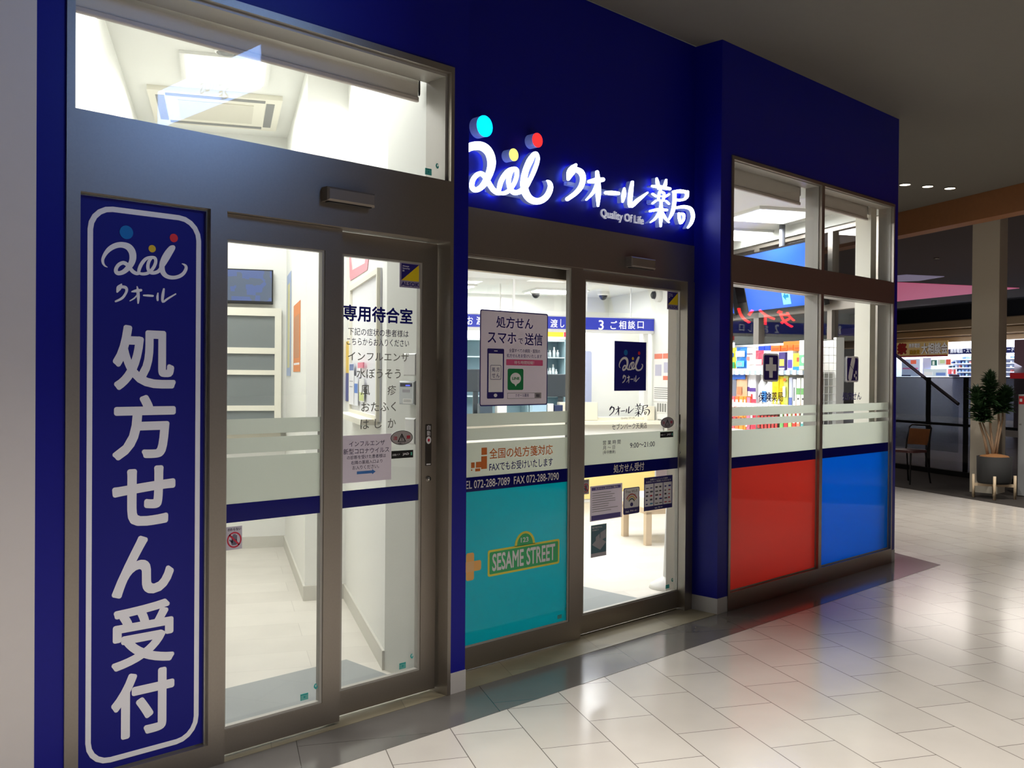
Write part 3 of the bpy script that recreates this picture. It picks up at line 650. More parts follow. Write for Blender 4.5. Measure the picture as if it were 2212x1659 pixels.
def glass_mark(where, gx, lx, D):
    a = plate('glass_maker_mark', 'small teal swirl mark on the glass '+where, 'sticker', *gx, D, M_GLASS)[0]
    x0, x1, z0, z1, y0 = a['box']; cx, cz, r = (x0+x1)/2, (z0+z1)/2, (x1-x0)/2
    part('swirl', stroke(MB(), [(cx+.5*r, cz+.6*r, .1*r), (cx-.2*r, cz+.9*r, .22*r), (cx-.6*r, cz, .36*r), (cx, cz-.9*r, .3*r), (cx+.6*r, cz-.3*r, .22*r), (cx+.3*r, cz+.2*r, .1*r)], y0-.0006, y0), TEALINK, a)
    b = plate('glass_maker_label', 'tiny teal label on the glass '+where, 'sticker', *lx, D, TEALP)[0]
    sub(b, 'top_line', TEALINK, .05, .95, .80, .98); sub(b, 'seal', TEALINK, .40, .62, .32, .62)
glass_mark('at the bottom of the fixed waiting room pane', (677.3, 686.3, 1474, 1490), (648.6, 665.4, 1498, 1512), YA1)
glass_mark('at the bottom of the waiting room sliding door', (885.7, 892.8, 1410, 1424), (862.3, 876.2, 1431.5, 1444.5), YB1)
glass_mark('at the lower corner of the teal film', (1220.3, 1226, 1312, 1319), (1204, 1213, 1328, 1336), YA2-.0016)
glass_mark('at the bottom of the main sliding door', (1449.8, 1454.2, 1249, 1256), (1437.7, 1445.4, 1263, 1271), YB2)
glass_mark('of the transom over the waiting room door', (940.5, 948, 351, 366), (918, 932, 364, 378), 3.445)
# labels and locks on the door stiles
def stile_label(label, xl, xr, yt, yb, D):
    t, x0, x1, z0, z1, y0 = plate('automatic_door_label', label, 'label', xl, xr, yt, yb, D, mat('dark label film', (52, 46, 42), .4), .004)
    sub(t, 'lettering', M_INKW, .2, .8, .86, .975, s='自', off=.01); sub(t, 'lettering', M_INKW, .2, .8, .72, .84, s='動', off=.01)
    cx, cz, r = (x0+x1)/2, z0+.615*(z1-z0), .42*(x1-x0)
    part('push_ring', MB().fprism(ell(cx, cz, r, r*1.2), y0-.001, y0), M_INKW, t); part('push_dot', MB().fprism(ell(cx, cz, r*.45, r*.5), y0-.0016, y0), mat('crimson ink', (196, 34, 62), .5), t)
    part('light_bar', MB().box(x0+.15*(x1-x0), x1-.15*(x1-x0), y0-.001, y0, z0+.02*(z1-z0), z0+.05*(z1-z0)), M_INKW, t)
stile_label('narrow dark automatic door label on the waiting room door stile', 919, 931.5, 916, 1006, 3.482)
stile_label('narrow dark automatic door label on the main door stile', 1467, 1474, 895, 958, 3.652)
def lock(px, py, D, label):
    x, z = pf(px, py, D); t = thing('door_lock', label, 'lock', (x, D, z))
    part('cylinder', MB().lathe([(.013, 0), (.013, -.004), (.009, -.010), (.009, -.013)], x, D, 20, 'y', z), M_STEEL, t, True)
    part('key_plate', MB().box(x-.0015, x+.0015, D-.0145, D-.011, z-.006, z+.006), M_BLACK, t)
lock(924.5, 1034, 3.482, 'round steel key lock on the waiting room door stile'); lock(1469.5, 977, 3.652, 'round steel key lock on the main door stile')

# ------------------------------------------------------------------ main entrance, fixed pane: phone poster, fax lettering, teal film print
t, x0, x1, z0, z1, y0 = plate('poster', 'white poster with a phone drawing and green app icon on the fixed entrance pane', 'poster', 1036, 1182.4, 673, 876, YA2, M_PAPER, .012)
part('border_line', MB().ring(rr(x0, x1, z0, z1, .012), rr(x0+.006, x1-.006, z0+.006, z1-.006, .008), y0-.0006, y0), M_NAVY2, t)
def fpx(t, xl, xr, yt, yb, D):
    a, b, c, d = box_px(xl, xr, yt, yb, D); x0, x1, z0, z1, y0 = t['box']
    return (a-x0)/(x1-x0), (b-x0)/(x1-x0), (c-z0)/(z1-z0), (d-z0)/(z1-z0)
for s, xl, xr, yt, yb, off in (('処方せん', 1071.5, 1151, 685, 710, .016), ('スマホ', 1052.8, 1114.6, 717, 742, .016), ('で', 1119, 1129, 731, 743, .006), ('送信', 1133, 1171.4, 720, 746.5, .016),
        ('全国すべての病院・医院の', 1099, 1166, 754, 762, .006), ('処方せんをお受けいたします', 1094, 1169.7, 765, 773, .006), ('クオール薬局', 1112.5, 1141.5, 850.5, 857.5, .006)):
    sub(t, 'lettering', M_NAVY2, *fpx(t, xl, xr, yt, yb, YA2), s=s, off=off)
a, b, c, d = box_px(1051.8, 1088, 753, 861, YA2)
ph = part('phone_drawing', MB().rrect(a, b, c, d, .006, y0-.0006, y0), M_NAVY2, t)
e = (d-c); part('phone_screen', MB().box(a+.08*(b-a), b-.08*(b-a), y0-.0012, y0, c+.13*e, d-.10*e), M_INKW, ph)
part('home_button', MB().fprism(ell((a+b)/2, c+.065*e, .1*(b-a), .035*e), y0-.0012, y0), M_INKW, ph)
part('speaker_slot', MB().box(a+.4*(b-a), b-.4*(b-a), y0-.0012, y0, d-.055*e, d-.04*e), M_INKW, ph)
bx = [a+.18*(b-a), b-.18*(b-a), c+.38*e, c+.67*e]
part('screen_icon', MB().ring(rr(*bx, .006), rr(bx[0]+.002, bx[1]-.002, bx[2]+.002, bx[3]-.002, .005), y0-.0018, y0-.0012), M_NAVY2, ph)
mb = MB(); hx, hz = (bx[1]-bx[0]), (bx[3]-bx[2])
for i, ch in enumerate('処方せん'):
    cx = bx[0]+hx*(.3 if i % 2 == 0 else .7); cz = bx[2]+hz*(.7 if i < 2 else .3); text(mb, ch, cx-.15*hx, cx+.15*hx, cz-.15*hz, cz+.15*hz, y0-.0018, .008)
part('screen_lettering', mb, M_NAVY2, ph)
pb = sub(t, 'pink_bar', mat('pink print', (222, 90, 140), .5), *fpx(t, 1093, 1172, 777, 789.6, YA2), r=.004)
sub(t, 'lettering', M_INKW, *fpx(t, 1110, 1153, 779.5, 787, YA2), s='待ち時間短縮！', lift=.0012)
a, b, c, d = box_px(1096, 1130, 796.5, 842.5, YA2)
ic = part('app_icon', MB().rrect(a, b, c, d, .01, y0-.0006, y0), mat('green print', (0, 128, 72), .5), t)
part('speech_bubble', MB().fprism(ell((a+b)/2, c+.54*(d-c), .34*(b-a), .27*(d-c)), y0-.0012, y0).fprism([((a+b)/2-.1*(b-a), c+.32*(d-c)), ((a+b)/2, c+.17*(d-c)), ((a+b)/2+.15*(b-a), c+.34*(d-c))], y0-.00125, y0), M_INKW, ic)
mb = MB(); text(mb, 'LINE', a+.27*(b-a), b-.26*(b-a), c+.48*(d-c), c+.61*(d-c), y0-.0018, .03); part('icon_lettering', mb, mat('green print', (0, 128, 72), .5), ic)
sb = fpx(t, 1095.4, 1168.5, 848.4, 861, YA2)
a, b, c, d = box_px(1095.4, 1168.5, 848.4, 861, YA2)
part('search_box', MB().frame(a, b, c, d, a+.002, b-.002, c+.002, d-.002, y0-.0006, y0), M_INKG, t)
q = part('search_button', MB().box(a+.8*(b-a), b, y0-.0008, y0, c, d), mat('mid grey print', (160, 156, 160), .5), t)
mb = MB(); text(mb, '検索', a+.84*(b-a), b-.05*(b-a), c+.2*(d-c), d-.2*(d-c), y0-.0014, .006); part('button_lettering', mb, M_INKK, q)
letter('window_lettering', 'orange line of writing beside the orange map on the frosted band', 'lettering', [('全国の処方箋対応', 1056.6, 1193.6, 964, 986.5, .012)], YA2-.0012, mat('orange ink', (222, 116, 40), .5))
letter('window_lettering', 'navy line of writing about fax below the orange writing', 'lettering', [('FAXでもお受けいたします', 1056.6, 1193.6, 993.5, 1012.5, .014)], YA2-.0012, M_NAVY2)
letter('window_lettering', 'white telephone and fax numbers on the navy band', 'lettering', [('TEL 072-288-7089  FAX 072-288-7090', 996, 1206.5, 1030, 1047, .008)], YA2-.0014, M_INKW)
mo = mat('orange ink', (222, 116, 40), .5); Dm = YA2-.0012
X, Z = pf(1035, 1016, Dm); t = thing('map_sticker', 'orange block map of Japan beside the orange writing', 'sticker', (X, Dm, Z))
mb = MB()
for xl, xr, yt, yb in ((1040, 1051.6, 967, 982.5), (1039.5, 1051.6, 985.5, 1013), (1028, 1040, 997.5, 1010), (1017.5, 1025, 999, 1011), (1026.5, 1037, 1012, 1018)):
    a, b, c, d = box_px(xl, xr, yt, yb, Dm); part('map_block', MB().box(a, b, Dm-.0014, Dm-.0002, c, d), mo, t)
a, b, c, d = box_px(1017.5, 1020, 1014, 1017, Dm); part('map_block', MB().box(a, b, Dm-.0014, Dm-.0002, c, d), mo, t)
# street-style sign print on the teal film
Dt = YA2-.0016
t, x0, x1, z0, z1, y0 = plate('street_sign_sticker', 'green street sign sticker with yellow edge on the teal film', 'sticker', 1053.5, 1207.8, 1176.5, 1231.5, Dt, mat('lime yellow print', (238, 228, 88), .45), .012)
cx = (x0+x1)/2; ar0, ar1 = pf(1111.5, 1170, Dt)[0], pf(1155.3, 1170, Dt)[0]; at = pf(1133, 1147.5, Dt)[1]; ac = (ar0+ar1)/2
part('arch', MB().fprism([(ac+(ar1-ar0)/2*math.cos(a), z1-.004+(at-z1+.004)*math.sin(a)) for a in [math.pi*i/16 for i in range(17)]], y0, y0+.0014), MATS['lime yellow print'], t)
GR = mat('sign green print', (64, 186, 118), .45)
part('green_board', MB().rrect(x0+.012, x1-.012, z0+.011, z1-.011, .008, y0-.0006, y0), GR, t)
part('green_arch', MB().fprism([(ac+(ar1-ar0)*.39*math.cos(a), z1-.002+(at-z1-.010)*math.sin(a)) for a in [math.pi*i/16 for i in range(17)]], y0-.00055, y0), GR, t)
mb = MB(); text_px(mb, 'SESAME STREET', 1063.5, 1199, 1185, 1222, y0-.0012, F0, .02, 0); part('lettering', mb, M_INKW, t)
mb = MB(); text_px(mb, '123', 1125, 1141.5, 1160.5, 1171, y0-.0012, F0, .02, 0); part('number_lettering', mb, M_INKW, t)
X, Z = pf(1015, 1254, Dt); t = thing('plaster_sticker', 'crossed orange sticking plaster print at the left edge of the teal film', 'sticker', (X, Dt, Z))
pm = mat('plaster orange print', (252, 190, 108), .5)
a, b, c, d = box_px(1006.5, 1023.6, 1194.5, 1254, Dt); part('plaster', MB().rrect(a, b, c, d, .012, Dt-.0012, Dt-.0002), pm, t)
a2, b2, c2, d2_ = box_px(990, 1039, 1210.5, 1234.5, Dt); hz_ = (b-a)*.95; cz_ = (c+d)/2
part('plaster', MB().rrect(a2, b2, cz_-hz_/2, cz_+hz_/2, .012, Dt-.0016, Dt-.0004), pm, t)
part('pad', MB().box(a, b, Dt-.002, Dt-.001, cz_-hz_/2, cz_+hz_/2), mat('plaster pad print', (244, 196, 136), .5), t)
# ------------------------------------------------------------------ main sliding door
t, x0, x1, z0, z1, y0 = plate('logo_sign', 'navy square sign with script logo on the main sliding door glass', 'sign', 1327, 1395.4, 738, 844, YB2, M_NAVY)
w_, h_ = x1-x0, z1-z0; L = (x0+.13*w_, x0+.90*w_, z0+.40*h_, z0+.83*h_)
mb = MB(); logo_strokes(mb, *L, y0-.0006, y0); part('logo', mb, M_INKW, t)
for i in range(3): part(DOTN[i], logo_dot(MB(), i, *L, y0-.0006, y0), DOTM[i], t)
mb = MB(); kana(mb, x0+.25*w_, x0+.78*w_, z0+.16*h_, z0+.32*h_, y0-.0006, y0); part('lettering', mb, M_INKW, t)
X, Z = pf(1358, 925, YB2); t = thing('window_lettering', 'dark brushed shop name and branch on the main door glass below the navy sign', 'lettering', (X, YB2, Z))
a, b, c, d = box_px(1316.5, 1402.5, 872, 901, YB2)
allp = [(p[0], p[1]) for s in KB+KK for p in s]; ca = np.array([px_m(*p) for p in allp]); lo, hi = ca.min(0), ca.max(0); mb = MB()
def fn(x, y): q = px_m(x, y); return a+(q[0]-lo[0])/(hi[0]-lo[0])*(b-a), c+(q[1]-lo[1])/(hi[1]-lo[1])*(d-c)
for i, s in enumerate(KB+KK): stroke(mb, [(x, y, wd*.75) for x, y, wd in s], YB2-.0014-2e-5*i, YB2-.0004, 3, fn)
part('lettering', mb, M_INKK, t)
for s, r_, o_ in (('Quality Of Life', (1341, 1371, 901, 905.5), .004), ('セブンパーク天美店', (1321.8, 1397.3, 914, 927), .008)):
    mb = MB(); text_px(mb, s, *r_, YB2, F0, o_, .001); part('small_lettering', mb, M_INKK, t)
letter('window_lettering', 'dark opening hours on the frosted band of the main sliding door', 'lettering', [('営 業 時 間', 1302, 1340, 950.5, 960, .004), ('月 ～ 日', 1302, 1328, 962.5, 971, .004), ('(年中無休)', 1302, 1329, 972.5, 981.5, .008), ('9:00～21:00', 1360.6, 1414, 955, 966, .008)], YB2-.0012, M_INKK)
letter('window_lettering', 'white writing on the navy band of the main sliding door', 'lettering', [('処方せん受付', 1325, 1391, 1000.5, 1018.5, .012)], YB2-.0014, M_INKW)
PURP = mat('purple print', (96, 84, 160), .5)
t, x0, x1, z0, z1, y0 = plate('paper_notice', 'purple edged paper notice full of small print on the main sliding door', 'notice', 1274.4, 1343.4, 1047, 1122, YB2, M_PAPER)
sub(t, 'header_bar', PURP, .04, .95, .87, .96); sub(t, 'lettering', M_INKW, .15, .85, .885, .945, s='処方せん受付のご案内', lift=.0012); sub(t, 'footer_bar', PURP, .04, .95, .02, .16)
rng = random.Random(3)
for i in range(9): sub(t, 'text_line', M_INKG, .06, rng.uniform(.55, .92), .78-.065*i, .795-.065*i)
t, x0, x1, z0, z1, y0 = plate('wifi_sign', 'rounded free wireless sign with wave symbol on the main sliding door', 'sign', 1346.3, 1381, 1053, 1110, YB2, M_NAVY2, .012)
w_, h_ = x1-x0, z1-z0
part('face', MB().rrect(x0+.04*w_, x1-.04*w_, z0+.24*h_, z1-.03*h_, .009, y0-.0006, y0), M_INKW, t)
sub(t, 'lettering', M_INKG, .14, .86, .80, .91, s='Free Wi-Fi', lift=.0012, off=.01); sub(t, 'lettering', M_INKG, .24, .76, .68, .755, s='つかえます', lift=.0012)
cx, cz = (x0+x1)/2, z0+.36*h_
part('dot', MB().fprism(ell(cx, cz, .09*w_, .075*h_), y0-.0012, y0), M_NAVY2, t)
for k, (r, c) in enumerate(((.19, (70, 90, 80)), (.27, (222, 180, 90)), (.36, (200, 80, 70)))):
    pts = [(cx+r*w_*math.cos(math.radians(q)), cz+.02*h_+r*w_*1.05*math.sin(math.radians(q)), .025*w_) for q in range(145, 30, -14)]
    part('wave', stroke(MB(), pts, y0-.0012, y0, 3), mat('wave print %d' % k, c, .5), t)
mb = MB(); logo_strokes(mb, x0+.12*w_, x0+.36*w_, z0+.07*h_, z0+.17*h_, y0-.0006, y0, 1.2); kana(mb, x0+.42*w_, x0+.85*w_, z0+.085*h_, z0+.15*h_, y0-.0006, y0, 1.2); part('logo', mb, M_INKW, t)
t, x0, x1, z0, z1, y0 = plate('payment_sign', 'navy framed chart of payment symbols on the main sliding door', 'sign', 1391, 1452, 1029, 1100, YB2, M_NAVY2)
sub(t, 'lettering', M_INKW, .2, .82, .90, .955, s='各種キャッシュレス決済', off=.012); sub(t, 'lettering', M_INKW, .06, .94, .835, .89, s='お支払いにご利用いただけます', off=.012)
rng = random.Random(5)
for c in range(3):
    a = .02+c*.325; q = sub(t, 'column', M_INKW, a, a+.30, .13, .80)
    for r in range(5):
        for k in range(2):
            col = rng.choice([(60, 60, 66), (80, 80, 90), (60, 60, 66), (190, 40, 60), (50, 60, 140), (90, 160, 200)])
            sub(t, 'payment_symbol', mat('symbol %d %d %d' % col, col, .5), a+.04+.14*k, a+.04+.14*k+rng.uniform(.05, .1), .18+.12*r, .18+.12*r+rng.uniform(.025, .055), lift=.0012)
mb = MB(); w_, h_ = x1-x0, z1-z0; logo_strokes(mb, x0+.37*w_, x0+.46*w_, z0+.035*h_, z0+.09*h_, y0-.0006, y0, 1.2); kana(mb, x0+.49*w_, x0+.65*w_, z0+.04*h_, z0+.085*h_, y0-.0006, y0, 1.2); part('logo', mb, M_INKW, t)
t, x0, x1, z0, z1, y0 = plate('leaflet', 'small slate blue leaflet with a building drawing low on the main sliding door', 'leaflet', 1276.3, 1309.4, 1133, 1202, YB2, mat('slate blue print', (86, 122, 136), .5))
sub(t, 'footer', mat('pale lilac print', (196, 190, 200), .5), 0, 1, 0, .12); sub(t, 'lettering', M_INKW, .06, .72, .89, .955, s='電子処方せん', off=.01); sub(t, 'lettering', M_INKW, .06, .5, .82, .86, s='対応薬局です', off=.006)
w_, h_ = x1-x0, z1-z0; P = lambda a, b: (x0+a*w_, z0+b*h_)
part('building_drawing', MB().fprism([P(.06, .40), P(.5, .60), P(.98, .42), P(.60, .20)], y0-.0004, y0).fprism([P(.3, .45), P(.3, .62), P(.55, .72), P(.55, .5)], y0-.0008, y0).fprism([P(.6, .5), P(.6, .74), P(.95, .82), P(.95, .56)], y0-.0008, y0), mat('pale grey print', (176, 176, 186), .5), t)
# ------------------------------------------------------------------ display window decals
def rounded_icon(label, xl, xr, yt, yb):
    t, x0, x1, z0, z1, y0 = plate('window_icon', label, 'sticker', xl, xr, yt, yb, YW, M_INKW, .022)
    part('field', MB().rrect(x0+.012, x1-.012, z0+.012, z1-.012, .014, y0-.0006, y0), M_NAVY2, t); return t, x0, x1, z0, z1, y0
t, x0, x1, z0, z1, y0 = rounded_icon('navy rounded sticker with a white cross on the display window', 1647.8, 1681.5, 763.5, 824.5)
cx, cz, w_ = (x0+x1)/2, (z0+z1)/2, x1-x0
part('cross', MB().box(cx-.11*w_, cx+.11*w_, y0-.0012, y0, cz-.34*w_, cz+.34*w_).box(cx-.34*w_, cx+.34*w_, y0-.0013, y0, cz-.11*w_, cz+.11*w_), M_INKW, t)
t, x0, x1, z0, z1, y0 = rounded_icon('navy rounded sticker with a white pill capsule on the display window', 1828, 1854.2, 770, 825.5)
cx, cz, w_ = (x0+x1)/2, (z0+z1)/2, x1-x0; dx, dz = .5*w_*math.cos(math.radians(58)), .5*w_*math.sin(math.radians(58))
cap = MB(); stroke(cap, [(cx-.08*w_-.38*dx*1.2, cz-.7*dz, .15*w_), (cx-.08*w_, cz+.06*w_, .15*w_), (cx-.08*w_+.38*dx*1.2, cz+.06*w_+.7*dz, .15*w_)], y0-.0012, y0)
part('capsule', cap, M_INKW, t)
part('capsule_seam', MB().fprism([(cx-.22*w_, cz+.14*w_), (cx+.05*w_, cz-.03*w_), (cx+.06*w_, cz-.01*w_), (cx-.21*w_, cz+.16*w_)], y0-.0016, y0), M_NAVY2, t)
for px_, pz_ in ((.28, -.12), (.16, -.24), (.30, -.34)): part('pill', MB().fprism(ell(cx+px_*w_, cz+pz_*w_, .055*w_, .07*w_), y0-.0012, y0), M_INKW, t)
letter('window_lettering', 'dark writing under the white cross sticker', 'lettering', [('保険薬局', 1638, 1691, 847, 868, .012)], YW, M_NAVY2)
letter('window_lettering', 'dark writing under the pill capsule sticker', 'lettering', [('処方せん', 1819.7, 1860, 846.5, 864.5, .012)], YW, M_NAVY2)

# ------------------------------------------------------------------ waiting room
FJ = -math.pi/2                                  # faces -x (the wall beside the door)
def pz(px, py, z):
    r = ray(px, py); t = (z-H)/float(r[2]); return float(r[0])*t, float(r[1])*t
def uvz(px, py, z):
    x, y = pz(px, py, z); a, b = ax(FG); return float(np.dot((x, y), a)), float(np.dot((x, y), b))
def board(name, label, cat, x0, x1, z0, z1, y, fr, m, thick=.002, r=0, sheet='sheet'):
    t = thing(name, label, cat, ((x0+x1)/2, y, z0), fr); t['box'] = [x0, x1, z0, z1, y-thick]
    part(sheet, MB().rrect(x0, x1, z0, z1, r, y-thick, y-.0003) if r else MB().box(x0, x1, y-thick, y-.0003, z0, z1), m, t); return t
def bpx(name, label, cat, xl, xr, yt, yb, D, fr, m, **k): return board(name, label, cat, *box_px(xl, xr, yt, yb, D, fr), D, fr, m, **k)
def screen_mat(name, c1, c2, c3, scale, strength):
    m = bpy.data.materials.new(name); m.use_nodes = True; nt = m.node_tree; b = nt.nodes['Principled BSDF']
    tc = nt.nodes.new('ShaderNodeTexCoord'); v = nt.nodes.new('ShaderNodeTexVoronoi'); v.inputs['Scale'].default_value = scale; v.distance = 'CHEBYCHEV'
    r = nt.nodes.new('ShaderNodeValToRGB'); r.color_ramp.elements[0].color = lin(c1); r.color_ramp.elements[1].color = lin(c2)
    e = r.color_ramp.elements.new(.5); e.color = lin(c3); r.color_ramp.interpolation = 'CONSTANT'
    s = nt.nodes.new('ShaderNodeSeparateColor')
    nt.links.new(tc.outputs['Object'], v.inputs['Vector']); nt.links.new(v.outputs['Color'], s.inputs[0]); nt.links.new(s.outputs[0], r.inputs['Fac'])
    nt.links.new(r.outputs['Color'], b.inputs['Emission Color']); b.inputs['Emission Strength'].default_value = strength
    b.inputs['Base Color'].default_value = (.02, .02, .03, 1); b.inputs['Roughness'].default_value = .15; MATS[name] = m; return m
t = thing('wall_display', 'wall mounted monitor showing a security view in the waiting room', 'monitor', (.17, 8.6, 2.10), FG)
part('casing', MB().cbox(-.10, .42, 8.535, 8.575, 2.10, 2.395, .006), M_BLACK, t)
part('screen', MB().box(-.088, .408, 8.5335, 8.536, 2.125, 2.385), screen_mat('camera view screen', (70, 84, 120), (120, 150, 205), (74, 84, 96), 16, 2.0), t)
part('bracket', MB().box(.08, .24, 8.575, 8.6, 2.18, 2.32), M_STEEL, t)
r = sroot('window_5', (0, 8.6, .95), FG)
mb = MB().frame(-.50, .492, .95, 2.068, -.43, .437, 1.0, 2.0, 8.55, 8.6)
for z0, z1 in ((1.675, 1.727), (1.494, 1.535), (1.186, 1.231)): mb.box(-.43, .437, 8.555, 8.6, z0, z1)
part('window_frame', mb, mat('cream white joinery', (236, 232, 216), .45), r)
for z0, z1 in ((1.727, 2.0), (1.535, 1.675), (1.231, 1.494), (1.0, 1.186)): part('pane', MB().box(-.43, .437, 8.572, 8.578, z0, z1), mat('grey obscure glass', (128, 134, 134), .12, spec=.6), r)  # grey of the panes also stands for the dim room behind
part('window_sill', MB().box(-.56, .53, 8.42, 8.6, 1.02, 1.05), M_PLASTW, r)
t = bpx('poster', 'tall blue and yellow poster deep in the waiting room on the right wall', 'poster', 620, 628.5, 592, 812, .533, FS, mat('pale blue print', (160, 176, 208), .5)); sub(t, 'picture', mat('straw print', (206, 200, 150), .5), .2, .8, .08, .9)
t = bpx('poster', 'orange brown poster deep in the waiting room on the right wall', 'poster', 634.5, 649, 655, 803, .5345, FS, mat('orange poster print', (214, 130, 70), .5)); sub(t, 'picture', mat('tan poster print', (186, 130, 92), .5), .12, .88, .2, .82); sub(t, 'text_line', M_INKW, .1, .9, .10, .13)
# pink wall sticker and the whiteboard on the near right wall
def ps(x, y, D): return pf(x, y, D, FS)
o_ = lambda x, y: (730+x/7.54, 540+y/7.54)
poly = [(185, -60), (195, 430), (207, 500), (480, 325), (505, 115), (512, -40), (462, -48), (455, 100), (440, 215), (232, 330), (205, 80), (200, -58)]
pts = [ps(*o_(*p), .798) for p in poly]
t = solo('wall_sticker', 'pink framed shape on the white wall above the whiteboard', 'sticker', MB().fprism(pts, .796, .7985), mat('dusty pink print', (216, 140, 152), .5), FS)
xr_, zt_ = ps(822, 578, .79); zb_ = ps(822, 912, .79)[1]
t = thing('whiteboard', 'white framed notice board with papers on the waiting room wall', 'board', (-5.55, .80, zb_), FS)
x0_ = -6.16
part('board', MB().box(x0_, xr_, .788, .7985, zb_, zt_), mat('whiteboard face', (238, 238, 242), .3), t)
part('board_frame', MB().frame(x0_, xr_, zb_, zt_, x0_+.03, xr_-.03, zb_+.03, zt_-.03, .772, .79), mat('cream white joinery'), t)
part('tray', MB().box(x0_, xr_-.06, .70, .788, zb_-.02, zb_+.01), mat('cream white joinery'), t)
for nm, lab, bx, c, sb_ in (('poster', 'tall poster with yellow upper half and blue lower half beside the notice board papers', (741.5, 754.5, 738, 866), (222, 186, 70), [('lower_half', (50, 60, 130), 0, 1, 0, .47), ('red_corner', (170, 50, 60), 0, .5, 0, .14)]),
     ('paper_sheet', 'white sheet with blue top clipped to the notice board', (755, 765, 784, 874), (226, 226, 230), [('blue_top', (92, 112, 160), .05, .95, .82, .97), ('text_line', (140, 140, 150), .1, .8, .55, .57), ('text_line', (140, 140, 150), .1, .7, .42, .44)]),
     ('paper_sheet', 'narrow white and blue sheet in the middle of the notice board', (766, 773.5, 812, 876), (226, 228, 234), [('blue_half', (60, 110, 190), .05, .95, .42, .74)]),
     ('paper_sheet', 'white sheet with pale green foot on the notice board under a pink clip', (776, 787, 818, 868), (228, 228, 226), [('green_foot', (196, 206, 130), .05, .95, .05, .40)]),
     ('paper_clip', 'pink clip at the top of the notice board papers', (775.5, 787, 783, 795), (226, 130, 150), [])):
    t = bpx(nm, lab, 'clip' if 'clip' in nm else ('poster' if nm == 'poster' else 'paper'), *bx, .775 if nm != 'poster' else .7985, FS, mat(lab[:24], c, .5), thick=.008 if 'clip' in nm else .002)
    for q in sb_: sub(t, q[0], mat('%s %d' % (q[0], q[1][0]), q[1], .5), *q[2:])
# boxes on the jamb wall
def jbox(name, label, cat, xl, xr, yt, yb, depth, m):
    x0, x1, z0, z1 = box_px(xl, xr, yt, yb, 2.966-depth, FJ); t = thing(name, label, cat, ((x0+x1)/2, 2.966, z0), FJ); t['box'] = [x0, x1, z0, z1, 2.966-depth]
    part('housing', MB().cbox(x0, x1, 2.966-depth, 2.9675, z0, z1, .006), m, t); return t
t = jbox('security_keypad', 'grey security keypad with blue lit display on the wall beside the door', 'keypad', 861, 895, 823, 874, .045, mat('silver grey plastic', (196, 200, 200), .4))
sub(t, 'display', mat('dark blue display', (30, 30, 54), .2, emit=.02), .10, .86, .76, .91); sub(t, 'display_digits', mat('blue led', (70, 80, 255), .4, emit=2.5), .46, .72, .79, .83, lift=.0012)
sub(t, 'card_slot', mat('mid grey print', (160, 156, 160), .5), .25, .72, .52, .64); sub(t, 'paper_label', M_PLASTW, .28, .86, .04, .25); sub(t, 'label_line', M_INKG, .34, .8, .18, .2, lift=.0012); sub(t, 'label_line', M_INKG, .34, .8, .12, .14, lift=.0012)
jbox('wall_box', 'blank white box above the security keypad', 'box', 870.5, 898, 763, 812, .05, M_PLASTW)
jbox('wall_box', 'blank white box below the security keypad', 'box', 873, 896, 903, 960, .05, M_PLASTW)
# ceiling gear
EMIT = mat('ceiling lamp diffuser', (255, 255, 255), .5, emit=6, ecol=(250, 255, 250))
t = thing('ceiling_light', 'square louvred ceiling light in the waiting room', 'light', (.015, 6.785, 3.55), FG)
part('light_frame', MB().add(*[[(x, y, z) for z in (3.53, 3.5495) for x, y in ((-.27, 6.48), (.30, 6.48), (.30, 7.09), (-.27, 7.09))], [(0, 1, 2, 3), (4, 7, 6, 5), (0, 4, 5, 1), (1, 5, 6, 2), (2, 6, 7, 3), (3, 7, 4, 0)]]), M_PLASTW, t)
part('diffuser', MB().box(-.23, .26, 6.52, 7.05, 3.524, 3.529), EMIT, t)
for k in range(4): part('louvre', MB().box(-.23, .26, 6.60+.12*k, 6.605+.12*k, 3.508, 3.524), M_PLASTW, t)
t = thing('air_conditioner', 'square ceiling cassette air conditioner in the waiting room', 'air conditioner', (-.05, 7.78, 3.55), FG)
part('panel', MB().box(-.52, .42, 7.32, 8.26, 3.515, 3.5495), mat('cream plastic', (228, 224, 208), .45), t)
part('grille', MB().box(-.32, .22, 7.52, 8.06, 3.510, 3.515), mat('cream plastic shade', (206, 202, 186), .5), t)
for b_ in ((-.40, .30, 7.37, 7.43), (-.40, .30, 8.15, 8.21), (-.47, -.41, 7.44, 8.14), (.31, .37, 7.44, 8.14)): part('air_slot', MB().box(b_[0], b_[1], b_[2], b_[3], 3.512, 3.515), mat('grey plastic', (120, 120, 118), .5), t)
def disc(name, label, cat, u, v, z, r, m1, m2, h=.02, group=None, fr=FG):
    t = thing(name, label, cat, (u, v, z), fr, group)
    part('rim', MB().lathe([(r, 0), (r, -h*.4), (r*.86, -h*.5), (r*.86, 0)], u, v, 20, cz=z-.0005), m1, t)
    part('lens', MB().lathe([(r*.84, -.001), (r*.84, -h*.35), (r*.5, -h*.6)], u, v, 20, cz=z), m2, t); return t
u, v = uvz(490, 105, 3.55); disc('smoke_detector', 'round smoke detector on the waiting room ceiling', 'detector', u, v, 3.55, .075, M_PLASTW, mat('grey plastic'), .06)
u, v = uvz(546, 108, 3.55); disc('downlight', 'round downlight beside the smoke detector', 'light', u, v, 3.55, .08, M_PLASTW, EMIT)
for i, (u, v) in enumerate(((-.52, 5.6), (-.52, 7.0), (.62, 5.5), (.66, 6.2))):
    x, y = W(u, v, FG); lamp('SPOT', (x, y, 3.52), 26, .04, (1, .98, .94), (x, y, 0), 110, .5)
